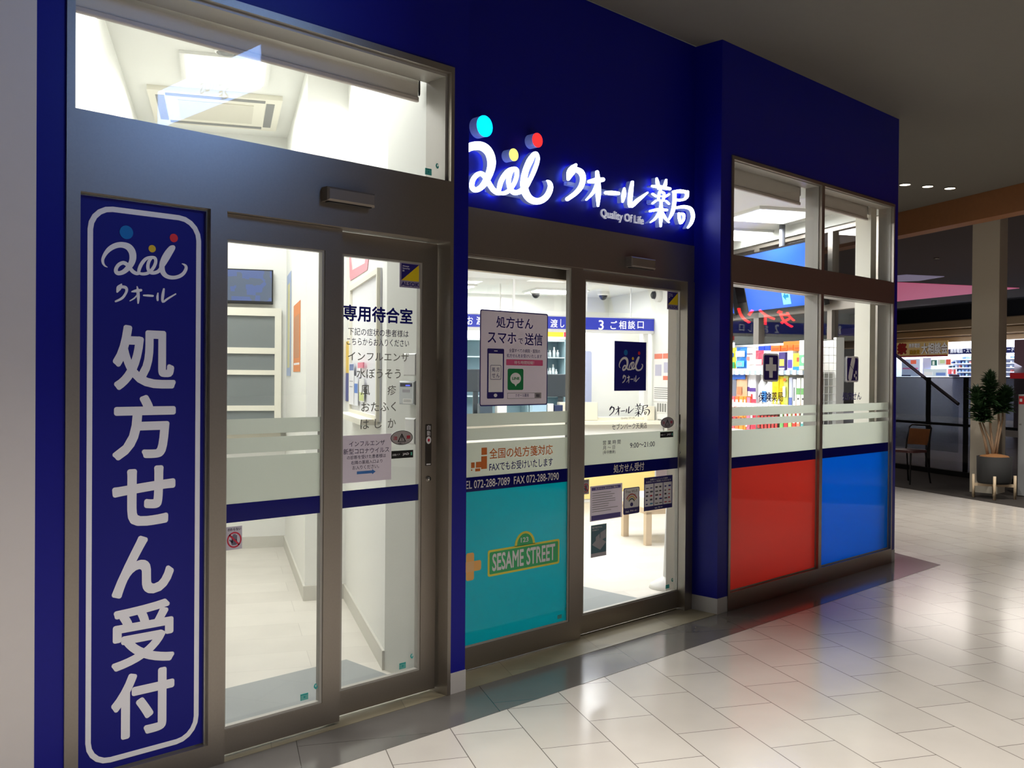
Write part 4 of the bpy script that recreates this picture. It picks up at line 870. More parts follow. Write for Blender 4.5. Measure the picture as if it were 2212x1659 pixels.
def roller(label, X0, X1, Y, ztop, zbot, r, group=None):
    t = thing('roller_blind', label, 'blind', ((X0+X1)/2, Y, zbot), F0, group)
    part('roll', MB().tube([(X0+.012, Y, ztop-r), (X1-.012, Y, ztop-r)], r, 20), mat('white blind fabric', (214, 208, 198), .7), t, True)
    part('fabric', MB().box(X0+.015, X1-.015, Y-r, Y-r+.003, zbot+.02, ztop-r), mat('white blind fabric'), t)
    part('bottom_bar', MB().cbox(X0+.012, X1-.012, Y-r-.008, Y-r+.012, zbot, zbot+.022, .004), mat('warm grey bar', (196, 186, 178), .5), t)
    for x in (X0, X1-.012): part('bracket', MB().rrect(x, x+.012, ztop-2*r-.01, ztop, .01, Y-r, Y+r), M_PLASTW, t)
    return t
roller('white roller blind rolled up in the transom over the waiting room door', 1.28, 2.93, 3.63, 2.925, 2.80, .042)
solo('door_mat', 'thin grey mat inside the waiting room door', 'mat', MB().prism([(1.3, 3.56), (2.95, 3.56), (2.95, 4.19), (1.55, 4.19)], .002, .008), mat('grey entrance mat', (150, 154, 152), .9, noise=.08, nscale=200))
solo('door_mat', 'thin grey mat inside the main entrance', 'mat', MB().prism([(3.5, 3.80), (5.2, 3.80), (5.2, 4.52), (3.5, 4.52)], .002, .008), mat('grey entrance mat'))

# ------------------------------------------------------------------ pharmacy: counter, signs, cabinet
YELL = mat('warm yellow panel', (250, 222, 144), .5)
SIGNB = mat('royal blue sign face', (46, 58, 176), .4, emit=.25)
t = thing('counter_sign', 'long blue board with white numbered window names hanging over the counter', 'sign', (3.1, 11.1, 2.06), FG)
part('casing', MB().box(.97, 5.195, 11.105, 11.19, 2.045, 2.245), M_PLASTW, t)
part('face', MB().box(.98, 5.195, 11.1, 11.106, 2.082, 2.230), SIGNB, t)
mb = MB(); DV = 11.0985
for ch, xl, xr in (('お', 1009.5, 1021.5), ('渡', 1029, 1042.5), ('し', 1050, 1058), ('口', 1068, 1078), ('お', 1169.5, 1182.5), ('渡', 1189, 1204.5), ('し', 1210.5, 1219), ('口', 1229, 1241), ('3', 1293, 1304), ('ご', 1318.5, 1333), ('相', 1337, 1352.5), ('談', 1356.5, 1372), ('口', 1377, 1390.5)):
    yc = 702 if xl > 1280 else (698.5 if xl > 1100 else 692.5); hh_ = 10.5 if ch == '3' else (7.6 if ch == '口' else 9)
    text_px(mb, ch, xl, xr, yc-hh_, yc+hh_, 11.1, FG, .012, .0015)
for ch, xl, xr, yc in (('1', 979, 984, 692), ('2', 1143, 1153, 697)): text_px(mb, ch, xl, xr, yc-10, yc+10, 11.1, FG, .012, .0015)
part('lettering', mb, mat('white sign ink', (245, 245, 250), .4, emit=.5), t)
for u in (1.6, 3.2, 4.9): part('hanger', MB().tube([(u, 11.15, 2.245), (u, 11.15, 2.609)], .008, 8), M_PLASTW, t)
t = thing('reception_counter', 'long counter with yellow front panels under the blue sign', 'counter', (3.1, 10.9, 0), FG)
part('body', MB().box(.95, 5.19, 10.80, 11.25, 0, .93), M_PLASTW, t)
for k in range(4): part('front_panel', MB().box(.97+1.05*k, .97+1.05*k+1.03, 10.785, 10.80, .04, .72), YELL, t)
part('worktop', MB().box(.93, 5.19, 10.70, 11.28, .93, .965), mat('cream worktop', (238, 232, 212), .4), t)
part('raised_shelf', MB().box(.93, 5.19, 11.12, 11.30, .965, 1.0), mat('cream worktop'), t)
rng = random.Random(11)
for k, (u, z) in enumerate(((3.80, .50), (4.02, .44), (4.30, .40), (4.62, .50), (4.2, .52), (4.98, .50))):
    t = board('leaflet', ['white leaflet', 'pale lilac leaflet', 'white folded leaflet', 'small white slip', 'cream leaflet', 'white and green leaflet'][k]+' taped to the yellow counter front', 'leaflet', u, u+.13, z, z+.17, 10.784, FG, mat('leaflet %d' % k, [(232, 232, 232), (206, 204, 222), (236, 236, 230), (240, 240, 240), (236, 230, 214), (214, 228, 214)][k], .5))
    sub(t, 'text_block', M_INKG, .15, .85, .2, .7) if k in (0, 1, 5) else sub(t, 'text_line', M_INKG, .15, .85, .6, .68)
board('counter_screen', 'tall translucent pale blue divider with rounded top at the counter', 'screen', 4.20, 4.40, 1.001, 1.82, 11.2, FG, film('pale lilac acrylic', (204, 210, 236), .5, .25), thick=.006, r=.03)
solo('counter_block', 'cream block on the counter below the pale blue divider', 'block', MB().cbox(3.92, 4.415, 11.02, 11.11, .965, 1.19, .006), mat('cream worktop'), FG)
solo('counter_post', 'slim white post rising from the counter to the right end of the blue sign', 'post', MB().box(5.08, 5.13, 11.13, 11.18, 1.0, 2.045), M_PLASTW, FG)
solo('counter_block', 'narrow cream block at the right end of the counter', 'block', MB().cbox(5.07, 5.18, 11.02, 11.11, .965, 1.14, .005), mat('cream worktop'), FG)
mb = MB(); mb.box(4.47, 5.2, 11.55, 11.63, 0, 2.08); struct('wall_partition', mb, M_WHITE, FG)
def monitor(label, u0, u1, z0, z1, v, back=True):
    t = thing('computer_monitor', label, 'monitor', ((u0+u1)/2, v, 1.0), FG)
    part('casing', MB().cbox(u0, u1, v, v+.03, z0, z1, .006), mat('dark grey plastic', (58, 66, 72), .45), t)
    part('neck', MB().box((u0+u1)/2-.03, (u0+u1)/2+.03, v+.01, v+.04, 1.01, z0+.05), mat('dark grey plastic'), t)
    part('foot', MB().box((u0+u1)/2-.1, (u0+u1)/2+.1, v-.04, v+.1, 1.0, 1.012), mat('dark grey plastic'), t)
    part('screen', MB().box(u0+.012, u1-.012, v+.03, v+.032, z0+.012, z1-.012), mat('monitor glow', (150, 180, 220), .3, emit=.6), t)
monitor('dark monitor on the counter seen from behind right of the phone poster', 3.80, 4.20, 1.25, 1.53, 11.2); monitor('dark monitor on the counter seen from behind left of the phone poster', 2.72, 3.12, 1.31, 1.58, 11.2)
CBM = mat('blue grey cabinet', (150, 176, 184), .4)
t = thing('display_cabinet', 'grey blue medicine cabinet with shelves behind the counter', 'cabinet', (3.9, 12.4, 0), FG)
part('back_panel', MB().box(3.0, 4.44, 12.56, 12.59, 0, 2.0), CBM, t)
for u in (3.0, 3.9, 4.42): part('side_panel', MB().box(u, u+.02, 12.25, 12.56, 0, 2.0), CBM, t)
SHZ = (.9, 1.24, 1.50, 1.76, 1.985)
for z in SHZ: part('shelf', MB().box(3.02, 4.42, 12.25, 12.56, z-.015, z), mat('pale shelf', (206, 222, 226), .4), t)
part('plinth', MB().box(3.02, 4.42, 12.27, 12.56, 0, .885), CBM, t)
for i, (u0, u1, c, n) in enumerate(((3.55, 3.98, (222, 40, 40), 'red'), (3.99, 4.40, (250, 176, 40), 'amber'), (4.41, 4.62, (226, 50, 60), 'small red'))):
    board('shelf_header', n+' header strip above the medicine cabinet', 'sign', u0, u1, 2.035, 2.10, 12.25, FG, mat('header '+n, c, .5, emit=.25), thick=.01)
src = None
for row, z in ((1, 1.24), (2, 1.50), (3, 1.76)):
    for k in range(9):
        u = 3.96+.05*k+rng.uniform(-.006, .006); h = rng.uniform(.08, .17)
        if src is None:
            src = thing('medicine_bottle', 'small pale bottle on the medicine cabinet shelves', 'bottle', (u, 12.36, z), FG, 'pale bottles in the medicine cabinet')
            part('bottle', MB().lathe([(.0, 0), (.02, 0), (.02, .075), (.010, .088), (.010, .1)], u, 12.36, 12, cz=z), mat('pale bottle', (222, 230, 232), .3), src, True)
            part('cap', MB().lathe([(.012, .098), (.012, .115)], u, 12.36, 12, cz=z), M_PLASTW, src)
            continue
        o = src.copy(); COL.objects.link(o); x, y = W(u, 12.34+rng.uniform(0, .06), FG); o.location = (x, y, z); o.scale = (1, 1, h/.115)
        for ch in src.children:
            c2 = ch.copy(); COL.objects.link(c2); c2.parent = o
def cbox(name, label, cat, px0, px1, y0, y1, v, dep, m):
    v, z0 = 11.0, .9652; a, b, c, d = box_px(px0, px1, y0, y1, v, FG); dep = min(dep, .1); return solo(name, label, cat, MB().cbox(a, b, v, v+dep, z0, max(d, z0+.05), .006), m, FG)
cbox('card_terminal', 'dark card terminal on the counter below the phone poster', 'terminal', 1036, 1064, 872, 890, 11.14, .1, mat('slate plastic', (66, 80, 92), .4))
cbox('paper_stack', 'stack of printed white papers on the counter', 'papers', 1074, 1095, 868, 892, 11.14, .12, mat('printed paper', (230, 230, 228), .6, noise=.12, nscale=90))
cbox('printer', 'pale blue printer on the counter right below the phone poster', 'printer', 1150, 1181, 866, 890, 11.14, .14, mat('pale blue plastic', (168, 200, 222), .4))
cbox('leaflet_holder', 'white leaflet holder on the counter beside the printer', 'holder', 1183, 1196, 872, 888, 11.14, .06, M_PLASTW)
cbox('tray', 'dark blue tray on the counter beside the white leaflet holder', 'tray', 1198, 1216, 875, 888, 11.14, .12, mat('navy plastic', (40, 54, 90), .4))
# ceiling gear of the pharmacy
def dome(label, px, py, z, r=.07):
    u, v = uvz(px, py, z); t = thing('dome_camera', label, 'camera', (u, v, z), FG)
    part('base', MB().lathe([(r*1.1, 0), (r*1.1, -.035), (r*.9, -.05)], u, v, 20, cz=z-.0005), M_PLASTW, t)
    part('dome', MB().lathe([(r*.8, -.05), (r*.72, -.075), (r*.5, -.098), (r*.2, -.11)], u, v, 20, cz=z), mat('smoked dome', (30, 32, 36), .1), t, True)
dome('white dome camera with dark bulb on the ceiling behind the fixed pane', 1157, 626, 2.61); dome('white dome camera with dark bulb on the ceiling behind the sliding door', 1303, 630, 2.61)
x, z = pf(1425, 638, 5.20, FS); t = thing('wall_camera', 'white round camera high on the white side wall', 'camera', (x, 5.2, z), FS)
part('base', MB().lathe([(.085, 0), (.085, -.04), (.06, -.07)], x, 5.199, 20, 'y', z), M_PLASTW, t); part('lens', MB().lathe([(.05, -.07), (.045, -.1), (.02, -.115)], x, 5.199, 16, 'y', z), mat('smoked dome'), t, True)
for i, (px, py) in enumerate(((1168, 626), (1262, 627), (1014, 619))):
    u, v = uvz(px, py, 2.61); disc('downlight', ['small round downlight beside the left dome camera', 'small round downlight left of the right dome camera', 'small round downlight at the left end of the counter ceiling'][i], 'light', u, v, 2.61, .07, M_PLASTW, EMIT)
for i, (u0, u1, v0, v1) in enumerate(((2.35, 2.95, 11.3, 11.9), (3.75, 4.35, 11.45, 12.05))):
    t = thing('ceiling_light', ['square flat ceiling light over the left of the counter', 'square flat ceiling light over the medicine cabinet'][i], 'light', ((u0+u1)/2, (v0+v1)/2, 2.61), FG)
    part('light_frame', MB().box(u0, u1, v0, v1, 2.585, 2.6095), M_PLASTW, t); part('diffuser', MB().box(u0+.03, u1-.03, v0+.03, v1-.03, 2.58, 2.585), EMIT, t)
for i, (px, py) in enumerate(((1668, 462), (1610, 505))):
    u, v = uvz(px, py, 2.96); t = thing('ceiling_light', ['square flat ceiling light seen through the left upper display window', 'second flat ceiling light deeper behind the left upper display window'][i], 'light', (u, v, 2.96), FG)
    part('light_frame', MB().box(u-.32, u+.32, v-.32, v+.32, 2.935, 2.9595), M_PLASTW, t); part('diffuser', MB().box(u-.29, u+.29, v-.29, v+.29, 2.93, 2.935), EMIT, t)
t = thing('smoke_curtain', 'clear hanging smoke barrier in front of the counter', 'glass screen', (3.1, 10.58, 2.3), FG)
part('pane', MB().box(.95, 5.19, 10.56, 10.566, 2.26, 2.609), M_GLASS, t)
for px in (1110, 1266): x = pf(px, 640, 10.56, FG)[0]; part('joint_strip', MB().box(x-.014, x+.014, 10.553, 10.572, 2.26, 2.609), M_PLASTW, t)
# papers on the side wall
t = bpx('poster', 'white notice with orange heading blocks on the side wall', 'poster', 1412, 1447, 756, 868, 5.197, FS, mat('notice paper', (234, 230, 226), .5))
for q in ((.05, .55, .83, .93), (.58, .95, .83, .93), (.60, .95, .42, .50)): sub(t, 'orange_block', mat('coral print', (222, 120, 92), .5), *q)
for q in ((.1, .5, .5, .72), (.64, .92, .56, .76)): sub(t, 'grey_block', mat('lilac block', (186, 182, 200), .5), *q)
for k in range(6): sub(t, 'text_line', M_INKG, .06, .9, .06+.04*k, .075+.04*k)
t = bpx('poster', 'small grey price table on the side wall below the orange headed notice', 'poster', 1418, 1441, 869, 892, 5.197, FS, mat('notice paper'))
for k in range(4): sub(t, 'table_column', M_INKG, .08+.23*k, .24+.23*k, .1, .9)
t = bpx('poster', 'small white card on the side wall below the grey price table', 'poster', 1419, 1440, 895, 922, 5.197, FS, mat('notice paper')); sub(t, 'text_line', M_INKG, .1, .8, .5, .6)
# seats and a stand
WOODP = mat('pale beech', (214, 192, 160), .5, noise=.06)
def bench(label, u0, u1, v0, v1, cush):
    t = thing('bench', label, 'bench', ((u0+u1)/2, (v0+v1)/2, 0), FG)
    for a, b in ((u0, v0), (u1-.055, v0), (u0, v1-.055), (u1-.055, v1-.055)): part('leg', MB().box(a, a+.055, b, b+.055, 0.001, .30), WOODP, t)
    part('seat_frame', MB().box(u0, u1, v0, v1, .28, .33), WOODP, t)
    part('cushion', MB().cbox(u0+.01, u1-.01, v0-.005, v1, .33, .42, .02), cush, t)
VIN = mat('white vinyl cushion', (236, 232, 222), .45)
bench('white cushioned bench with beech legs right of the paper notice', 3.62, 4.75, 7.86, 8.42, VIN); bench('white cushioned bench with beech legs at the left edge of the main sliding door', 1.75, 2.72, 7.8, 8.36, VIN)
u, v = uvz(1441, 1270, 0); t = thing('floor_stand', 'white pole stand on a sloped base by the main door frame', 'stand', (u, v, 0), FG)
part('base', MB().lathe([(.13, .002), (.12, .03), (.05, .07), (.02, .09)], u, v, 24), M_PLASTW, t, True); part('pole', MB().tube([(u, v, .08), (u, v, .62)], .03, 12, .012), M_PLASTW, t, True); part('top_plate', MB().box(u-.1, u+.1, v-.01, v+.01, .62, .86), M_PLASTW, t)

# ------------------------------------------------------------------ shelf unit of packets by the display window
UF = 4.85                                     # front plane of the shelf unit (u)
t = thing('shelf_unit', 'white shelf unit packed with packets behind the display window', 'shelf', (-8.35, 5.03, 0), FS)
part('back_panel', MB().box(-9.5, -7.24, 5.17, 5.19, .08, 1.84), M_PLASTW, t)
for x in (-9.5, -7.26): part('end_post', MB().box(x, x+.04, 5.11, 5.19, 0, 1.86), M_PLASTW, t)
SZ = (.30, .62, .93, 1.25, 1.35+.0, 1.585)
for z, u0 in ((.12, 4.78), (.46, 4.80), (.79, 4.80), (1.0, 4.82)): part('shelf_board', MB().box(-9.48, -7.25, u0, 5.17, z-.02, z), M_PLASTW, t)
part('shelf_board', MB().box(-9.48, -7.25, 4.86, 5.17, 1.235, 1.25), M_PLASTW, t); part('shelf_board', MB().box(-9.48, -7.25, 4.88, 5.17, 1.545, 1.56), M_PLASTW, t)
mesh_ = MB()
for k in range(8): mesh_.tube([(-7.225, 4.86+.045*k, .9), (-7.225, 4.86+.045*k, 1.84)], .0025, 5)
for k in range(15): mesh_.tube([(-7.225, 4.86, .9+.067*k), (-7.225, 5.175, .9+.067*k)], .0025, 5)
part('wire_end_panel', mesh_, M_PLASTW, t)
part('price_rail', MB().box(-9.48, -7.25, 4.845, 4.86, 1.225, 1.262), M_PLASTW, t); part('price_rail', MB().box(-9.48, -7.25, 4.865, 4.88, 1.535, 1.572), mat('clear blue rail', (170, 190, 210), .3), t)
for k in range(22): part('price_card', MB().box(-9.42+.1*k, -9.36+.1*k, 4.838, 4.8445, 1.218, 1.262), mat('price card', (240, 240, 240), .5), t)
for k in range(22): part('price_card', MB().box(-9.40+.1*k, -9.345+.1*k, 4.858, 4.8645, 1.532, 1.575), mat('price card'), t)
for k in range(9): part('hook', MB().tube([(-9.3+.1*k, 5.17, 1.80), (-9.3+.1*k, 4.84, 1.815)], .003, 5), M_STEEL, t)
for k in range(9): part('price_card', MB().box(-9.325+.1*k, -9.275+.1*k, 4.832, 4.838, 1.80, 1.85), mat('price card'), t)
def pack(kind, label, xl, xr, yt, yb, c, bits=(), D=4.90, dep=.06, name='packet', zmin=None, cat='packet'):
    x0, x1, z0, z1 = box_px(xl, xr, yt, yb, D, FS)
    if zmin is not None: z0 = zmin
    m = mat(label[:40], c, .35)
    q = thing(name, label, cat, ((x0+x1)/2, D, z0), FS); q['box'] = [x0, x1, z0, z1, D]
    if kind == 'pouch':
        mb = MB(); n = 6; h = z1-z0      # pillow bag: thin at the crimped top and bottom
        secs = [(z0, .004), (z0+.08*h, dep*.5), (z0+.4*h, dep*.62), (z0+.8*h, dep*.35), (z0+.92*h, .004), (z1, .003)]
        for z, d in secs: mb.v += [(x0, D, z), ((x0+x1)/2, D-d*.5, z), (x1, D, z), ((x0+x1)/2, D+d*.5, z)]
        for i in range(len(secs)-1):
            for k in range(4): a = i*4+k; b = i*4+(k+1) % 4; mb.f.append((a, b, b+4, a+4))
        mb.f += [(3, 2, 1, 0), tuple(range(len(secs)*4-4, len(secs)*4))]
        q['box'][4] = D-dep*.31; part('bag', mb, m, q)
    elif kind == 'box':
        part('carton', MB().cbox(x0, x1, D, D+dep, z0, z1, .003), m, q)
    elif kind == 'bottle':
        r = (x1-x0)/2; cx = (x0+x1)/2
        part('bottle', MB().lathe([(0, 0), (r, 0), (r, .62*(z1-z0)), (r*.45, .80*(z1-z0)), (r*.45, .86*(z1-z0))], cx, D+r, 18, cz=z0), m, q, True)
        part('spray_head', MB().lathe([(r*.5, .85*(z1-z0)), (r*.5, .93*(z1-z0)), (r*.32, z1-z0)], cx, D+r, 14, cz=z0), M_PLASTW, q, True); q['box'][4] = D-.001
    for nm, c2, *f in bits: sub(q, nm, mat('%s %d %d %d' % (nm, *c2), c2, .4), *f, lift=.0012)
    return q
T_ = 1.572
pack('pouch', 'yellow and green hanging packet at the left end of the top row', 1579, 1590.5, 751, 796, (220, 214, 60), [('green_foot', (40, 150, 90), 0, 1, .02, .30), ('blue_flash', (40, 90, 170), .2, .8, .55, .75)])
pack('pouch', 'blue hanging mask packet second from the left in the top row', 1591.5, 1613.5, 750, 796, (40, 116, 196), [('white_band', (232, 236, 244), .06, .94, .55, .82), ('pale_foot', (90, 196, 214), .1, .9, .08, .36), ('mask', (220, 234, 240), .2, .7, .12, .30)])
pack('pouch', 'pale pink and white hanging packet beside the blue mask packet', 1614.5, 1632, 751, 790, (238, 222, 216), [('photo', (214, 120, 110), .12, .5, .3, .5), ('text_line', (120, 90, 110), .15, .85, .62, .68)])
pack('pouch', 'red flowered hanging packet with a white foot in the top row', 1632.5, 1650, 757, 789, (222, 60, 84), [('white_foot', (240, 226, 226), .05, .95, .04, .4)])
pack('box', 'left one of two royal blue cartons peeping over the red flowered packet', 1638, 1651, 747.5, 757, (40, 70, 210), D=4.98, dep=.08, name='carton')
pack('box', 'right one of two royal blue cartons peeping over the red flowered packet', 1652, 1663, 746.5, 757, (46, 80, 216), D=4.98, dep=.08, name='carton')
for i, (xl, xr, yt, yb) in enumerate(((1665, 1685, 746.5, 759), (1687, 1700, 746, 759), (1701, 1713, 745, 758), (1714, 1733, 744, 758))):
    pack('box', ['first', 'second', 'third', 'fourth'][i]+' orange carton from the left along the top of the shelf unit', xl, xr, yt, yb, (240, 108, 36), [('label_patch', (222, 80, 30), .15, .85, .25, .55)], D=4.93, dep=.10, name='carton')
pack('box', 'long orange carton lying behind the row of orange cartons', 1692, 1738, 737, 745, (244, 124, 40), D=5.02, dep=.08, name='carton')
pack('pouch', 'white packet partly behind the cross sticker in the top row', 1653, 1664, 758, 789, (228, 228, 236), [('navy_label', (60, 60, 130), .1, .9, .3, .6)])
pack('pouch', 'grey and violet packet right behind the cross sticker in the top row', 1666, 1680, 760, 789, (190, 186, 214), [('violet_label', (80, 70, 150), .1, .9, .2, .5)])
pack('box', 'dark purple carton with yellow label right of the cross sticker', 1682, 1696, 761, 789, (70, 56, 120), [('yellow_label', (226, 208, 90), .15, .85, .25, .62), ('white_line', (236, 236, 236), .1, .9, .05, .14)], zmin=T_, D=4.91, name='carton')
pack('box', 'white and violet carton beside the dark purple carton', 1700.5, 1712.5, 758, 789, (226, 226, 236), [('violet_label', (92, 70, 170), .1, .9, .12, .55)], zmin=T_, D=4.91, name='carton')
pack('box', 'yellow green carton with blue foot beside the white and violet carton', 1713, 1729, 763, 789, (206, 206, 70), [('blue_foot', (40, 140, 190), 0, 1, 0, .22), ('red_patch', (220, 90, 60), .5, .9, .5, .75)], zmin=T_, D=4.91, name='carton')
t = bpx('product_card', 'tall white and green advertising card at the right end of the top row', 'card', 1727, 1744, 735, 798, 4.83, FS, mat('card white', (240, 244, 240), .4)); sub(t, 'green_band', mat('card green', (120, 196, 150), .4), 0, 1, .12, .5); sub(t, 'round_mark', mat('card mark', (236, 240, 236), .4), .3, .8, .22, .42, r=.02, lift=.0012)
# second row, standing on the 1.25 m board
S2 = 1.25
pack('box', 'slate grey carton at the far left of the second row', 1579, 1590, 806, 848, (120, 124, 140), [('pale_top', (60, 110, 190), 0, 1, .78, 1)], zmin=S2, D=4.90, name='carton')
pack('pouch', 'tan snack packet with blue top in the second row', 1588, 1614, 806, 851, (222, 176, 140), [('blue_top', (40, 96, 200), .02, .98, .80, .97), ('dark_picture', (190, 130, 90), .3, .7, .3, .55)], zmin=S2, D=4.91)
pack('box', 'narrow white carton with purple band beside the tan packet', 1614, 1619.5, 807, 838, (236, 234, 240), [('purple_band', (92, 60, 150), 0, 1, .42, .56)], zmin=S2, D=4.92, dep=.05, name='carton')
pack('box', 'wide white carton with purple band and red mark in the second row', 1620, 1632.5, 806, 836, (236, 234, 240), [('purple_band', (92, 60, 150), 0, 1, .40, .52), ('red_mark', (214, 70, 80), .2, .5, .12, .32)], zmin=S2, D=4.92, name='carton')
pack('bottle', 'white spray bottle at the left of two in the second row', 1634, 1645.5, 806, 850, (240, 240, 238), zmin=S2, D=4.90, name='spray_bottle', cat='bottle')
pack('bottle', 'wide white bottle with blue round label in the second row', 1644, 1660, 815, 850, (240, 242, 244), [('blue_label', (60, 130, 210), .15, .75, .1, .5)], zmin=S2, D=4.885, name='spray_bottle', cat='bottle')
pack('box', 'small white carton with grey picture under the cross sticker', 1660, 1667.5, 826, 849, (232, 234, 232), [('grey_picture', (120, 124, 130), .2, .8, .2, .5)], zmin=S2, D=4.90, dep=.05, name='carton')
pack('box', 'bright yellow carton with round mark in the second row', 1668, 1681.5, 812, 849, (246, 224, 40), [('round_mark', (226, 190, 20), .25, .75, .3, .65)], zmin=S2, D=4.90, name='carton')
pack('box', 'deeper yellow carton right of the bright yellow one', 1682, 1693, 813, 848, (226, 198, 36), [('round_mark', (206, 170, 20), .3, .8, .3, .6)], zmin=S2, D=4.91, name='carton')
pack('pouch', 'lime green packet with white picture in the second row', 1693, 1702.5, 812, 847, (206, 212, 110), [('white_picture', (236, 240, 226), .2, .8, .3, .65), ('orange_top', (222, 110, 40), .3, .9, .82, .92)], zmin=S2, D=4.90)
pack('box', 'slim lilac carton beside the lime green packet', 1704, 1711, 815, 848, (196, 200, 220), [('blue_foot', (90, 110, 180), 0, 1, .02, .3)], zmin=S2, D=4.90, dep=.05, name='carton')
pack('box', 'slim white carton with dark writing beside the lilac one', 1712.5, 1719, 819, 848, (234, 236, 232), [('dark_line', (70, 90, 100), .35, .65, .2, .7)], zmin=S2, D=4.90, dep=.05, name='carton')
pack('box', 'white carton with green band, left one of the matching two', 1720.5, 1728.5, 816, 848, (238, 240, 232), [('green_band', (110, 170, 100), 0, 1, .42, .64), ('dark_line', (60, 60, 60), .3, .7, .24, .3)], zmin=S2, D=4.90, dep=.05, name='carton')
pack('box', 'white carton with green band, right one of the matching two', 1730.5, 1738.5, 816, 848, (238, 240, 232), [('green_band', (110, 170, 100), 0, 1, .42, .64), ('dark_line', (60, 60, 60), .3, .7, .24, .3)], zmin=S2, D=4.90, dep=.05, name='carton')
# third row, standing on the 1.0 m board
S3 = 1.0
for i, (xl, xr, c) in enumerate(((1579, 1586, (232, 96, 110)), (1587.5, 1595, (240, 120, 60)), (1596.5, 1604.5, (244, 150, 60)), (1606, 1611, (216, 140, 50)))):
    pack('box', ['rose carton at the left end of the third row', 'orange carton second in the third row', 'amber carton third in the third row', 'slim ochre carton fourth in the third row'][i], xl, xr, 856, 905, c, [('white_panel', (244, 226, 214), .15, .85, .62, .9), ('dark_line', (120, 40, 60), .2, .8, .3, .36)], zmin=S3, D=4.86, name='carton')
pack('pouch', 'pink soft packet beside the ochre carton in the third row', 1612.5, 1620, 858, 905, (226, 130, 160), [('pale_panel', (240, 210, 216), .2, .8, .1, .3)], zmin=S3, D=4.87)
pack('pouch', 'crimson soft packet in the third row', 1621.5, 1633, 862, 905, (222, 60, 80), [('white_slash', (244, 230, 230), .3, .7, .4, .6)], zmin=S3, D=4.87)
for i in range(6):
    pack('bottle', ['first', 'second', 'third', 'fourth', 'fifth', 'sixth'][i]+' small brown bottle from the left in the third row', 1636+7.6*i, 1642.5+7.6*i, 864-.4*i, 905, (86, 44, 34), [('red_label', (190, 60, 60), .1, .9, .1, .5)], zmin=S3, D=4.87, name='tonic_bottle', cat='bottle')
for i in range(6):
    pack('box', ['green', 'red', 'pale green', 'scarlet', 'salmon', 'teal'][i]+' small carton right of the brown bottles in the third row', 1684+9*i, 1691.5+9*i, 878-.4*i, 905, [(120, 180, 110), (214, 60, 70), (180, 206, 130), (226, 70, 60), (236, 140, 110), (90, 170, 170)][i], [('white_panel', (240, 238, 230), .2, .8, .4, .8)], zmin=S3, D=4.87, name='carton')

# ------------------------------------------------------------------ hanging displays, blinds and cords of the window bay
DISP = mat('blue start screen', (40, 84, 200), .12, emit=.42, ecol=(38, 84, 210))
def tilt_display(label, v0, v1, arrow):
    t = thing('hanging_display', label, 'monitor', (-(v0+v1)/2, 5.12, 2.15), FS)
    ub, ut, zb, zt = 5.13, 5.005, 2.155, 2.735; dx, dz = .10, .025
    def slab(x0, x1, f0, f1, o0, o1):
        pt = lambda f, o: (ub+(ut-ub)*f+o*.977, zb+(zt-zb)*f+o*.21)
        vs = []
        for x in (x0, x1):
            for f, o in ((f0, o0), (f0, o1), (f1, o1), (f1, o0)): y, z = pt(f, o); vs.append((x, y, z))
        return MB().add(vs, [(0, 1, 2, 3), (7, 6, 5, 4), (0, 4, 5, 1), (1, 5, 6, 2), (2, 6, 7, 3), (3, 7, 4, 0)])
    part('casing', slab(-v1, -v0, 0, 1, 0, .05), M_BLACK, t); part('screen', slab(-v1+.018, -v0-.018, .035, .975, -.002, 0), DISP, t)
    if arrow:
        tl = part('arrow_tile', slab(-8.06, -7.93, .08, .30, -.004, -.002), mat('pale cyan tile', (110, 196, 240), .3, emit=.6), t)
        y_ = lambda f: ub+(ut-ub)*f-.005; z_ = lambda f: zb+(zt-zb)*f
        ar = MB(); ar.v = [(x, y_(f)-.0, z_(f)-.001) for x, f in ((-8.045, .21), (-8.0, .28), (-8.0, .235), (-7.95, .235), (-7.95, .185), (-8.0, .185), (-8.0, .14))]; ar.f = [tuple(range(7))]
        part('arrow', ar, mat('teal arrow', (10, 110, 150), .4, emit=.3), tl)
    for x in (-(v0+v1)/2-.0,): part('ceiling_pole', MB().tube([(x, 5.10, 2.55), (x, 5.10, 2.959)], .028, 12), mat('grey pole', (96, 98, 106), .4), t)
tilt_display('large blue screen hanging from a grey pole in the display window', 7.42, 8.72, True); tilt_display('blue screen hanging at the left edge of the display window', 8.98, 10.2, False)
roller('white roller blind rolled up in the left upper display window', 5.40, 6.50, 3.60, 2.94, 2.77, .045); roller('white roller blind rolled up in the right upper display window', 6.60, 7.60, 3.60, 2.94, 2.79, .045)
for i, px in enumerate((1865.5, 1876.5)):
    x = pf(px, 700, 3.60)[0]
    t = thing('blind_cord', ['left', 'right'][i]+' one of two white bead cords hanging in the right display window', 'cord', (x, 3.6, 1.05))
    part('cord', MB().tube([(x, 3.6, 1.05), (x, 3.6, 2.79)], .004, 6), M_PLASTW, t); part('connector', MB().lathe([(.006, 0), (.008, .01), (.006, .03)], x, 3.6, 10, cz=2.2), M_PLASTW, t)
mb = MB(); mb.box(7.60, 7.70, 3.53, 3.66, .1, 2.9); struct('trim_7', mb, mat('cream white joinery'))

# ------------------------------------------------------------------ the mall beyond the corner
# column
xc = 13.45; yl, yr = pf(2098, 760, xc, FJ)[0], pf(2157, 760, xc, FJ)[0]
xr2 = pf(2174, 760, -yr)[0]
mb = MB(); mb.box(xc, max(xr2, xc+.25), -yr, -yl, 0, 3.75); struct('column', mb, mat('cream column paint', (206, 196, 178), .6))
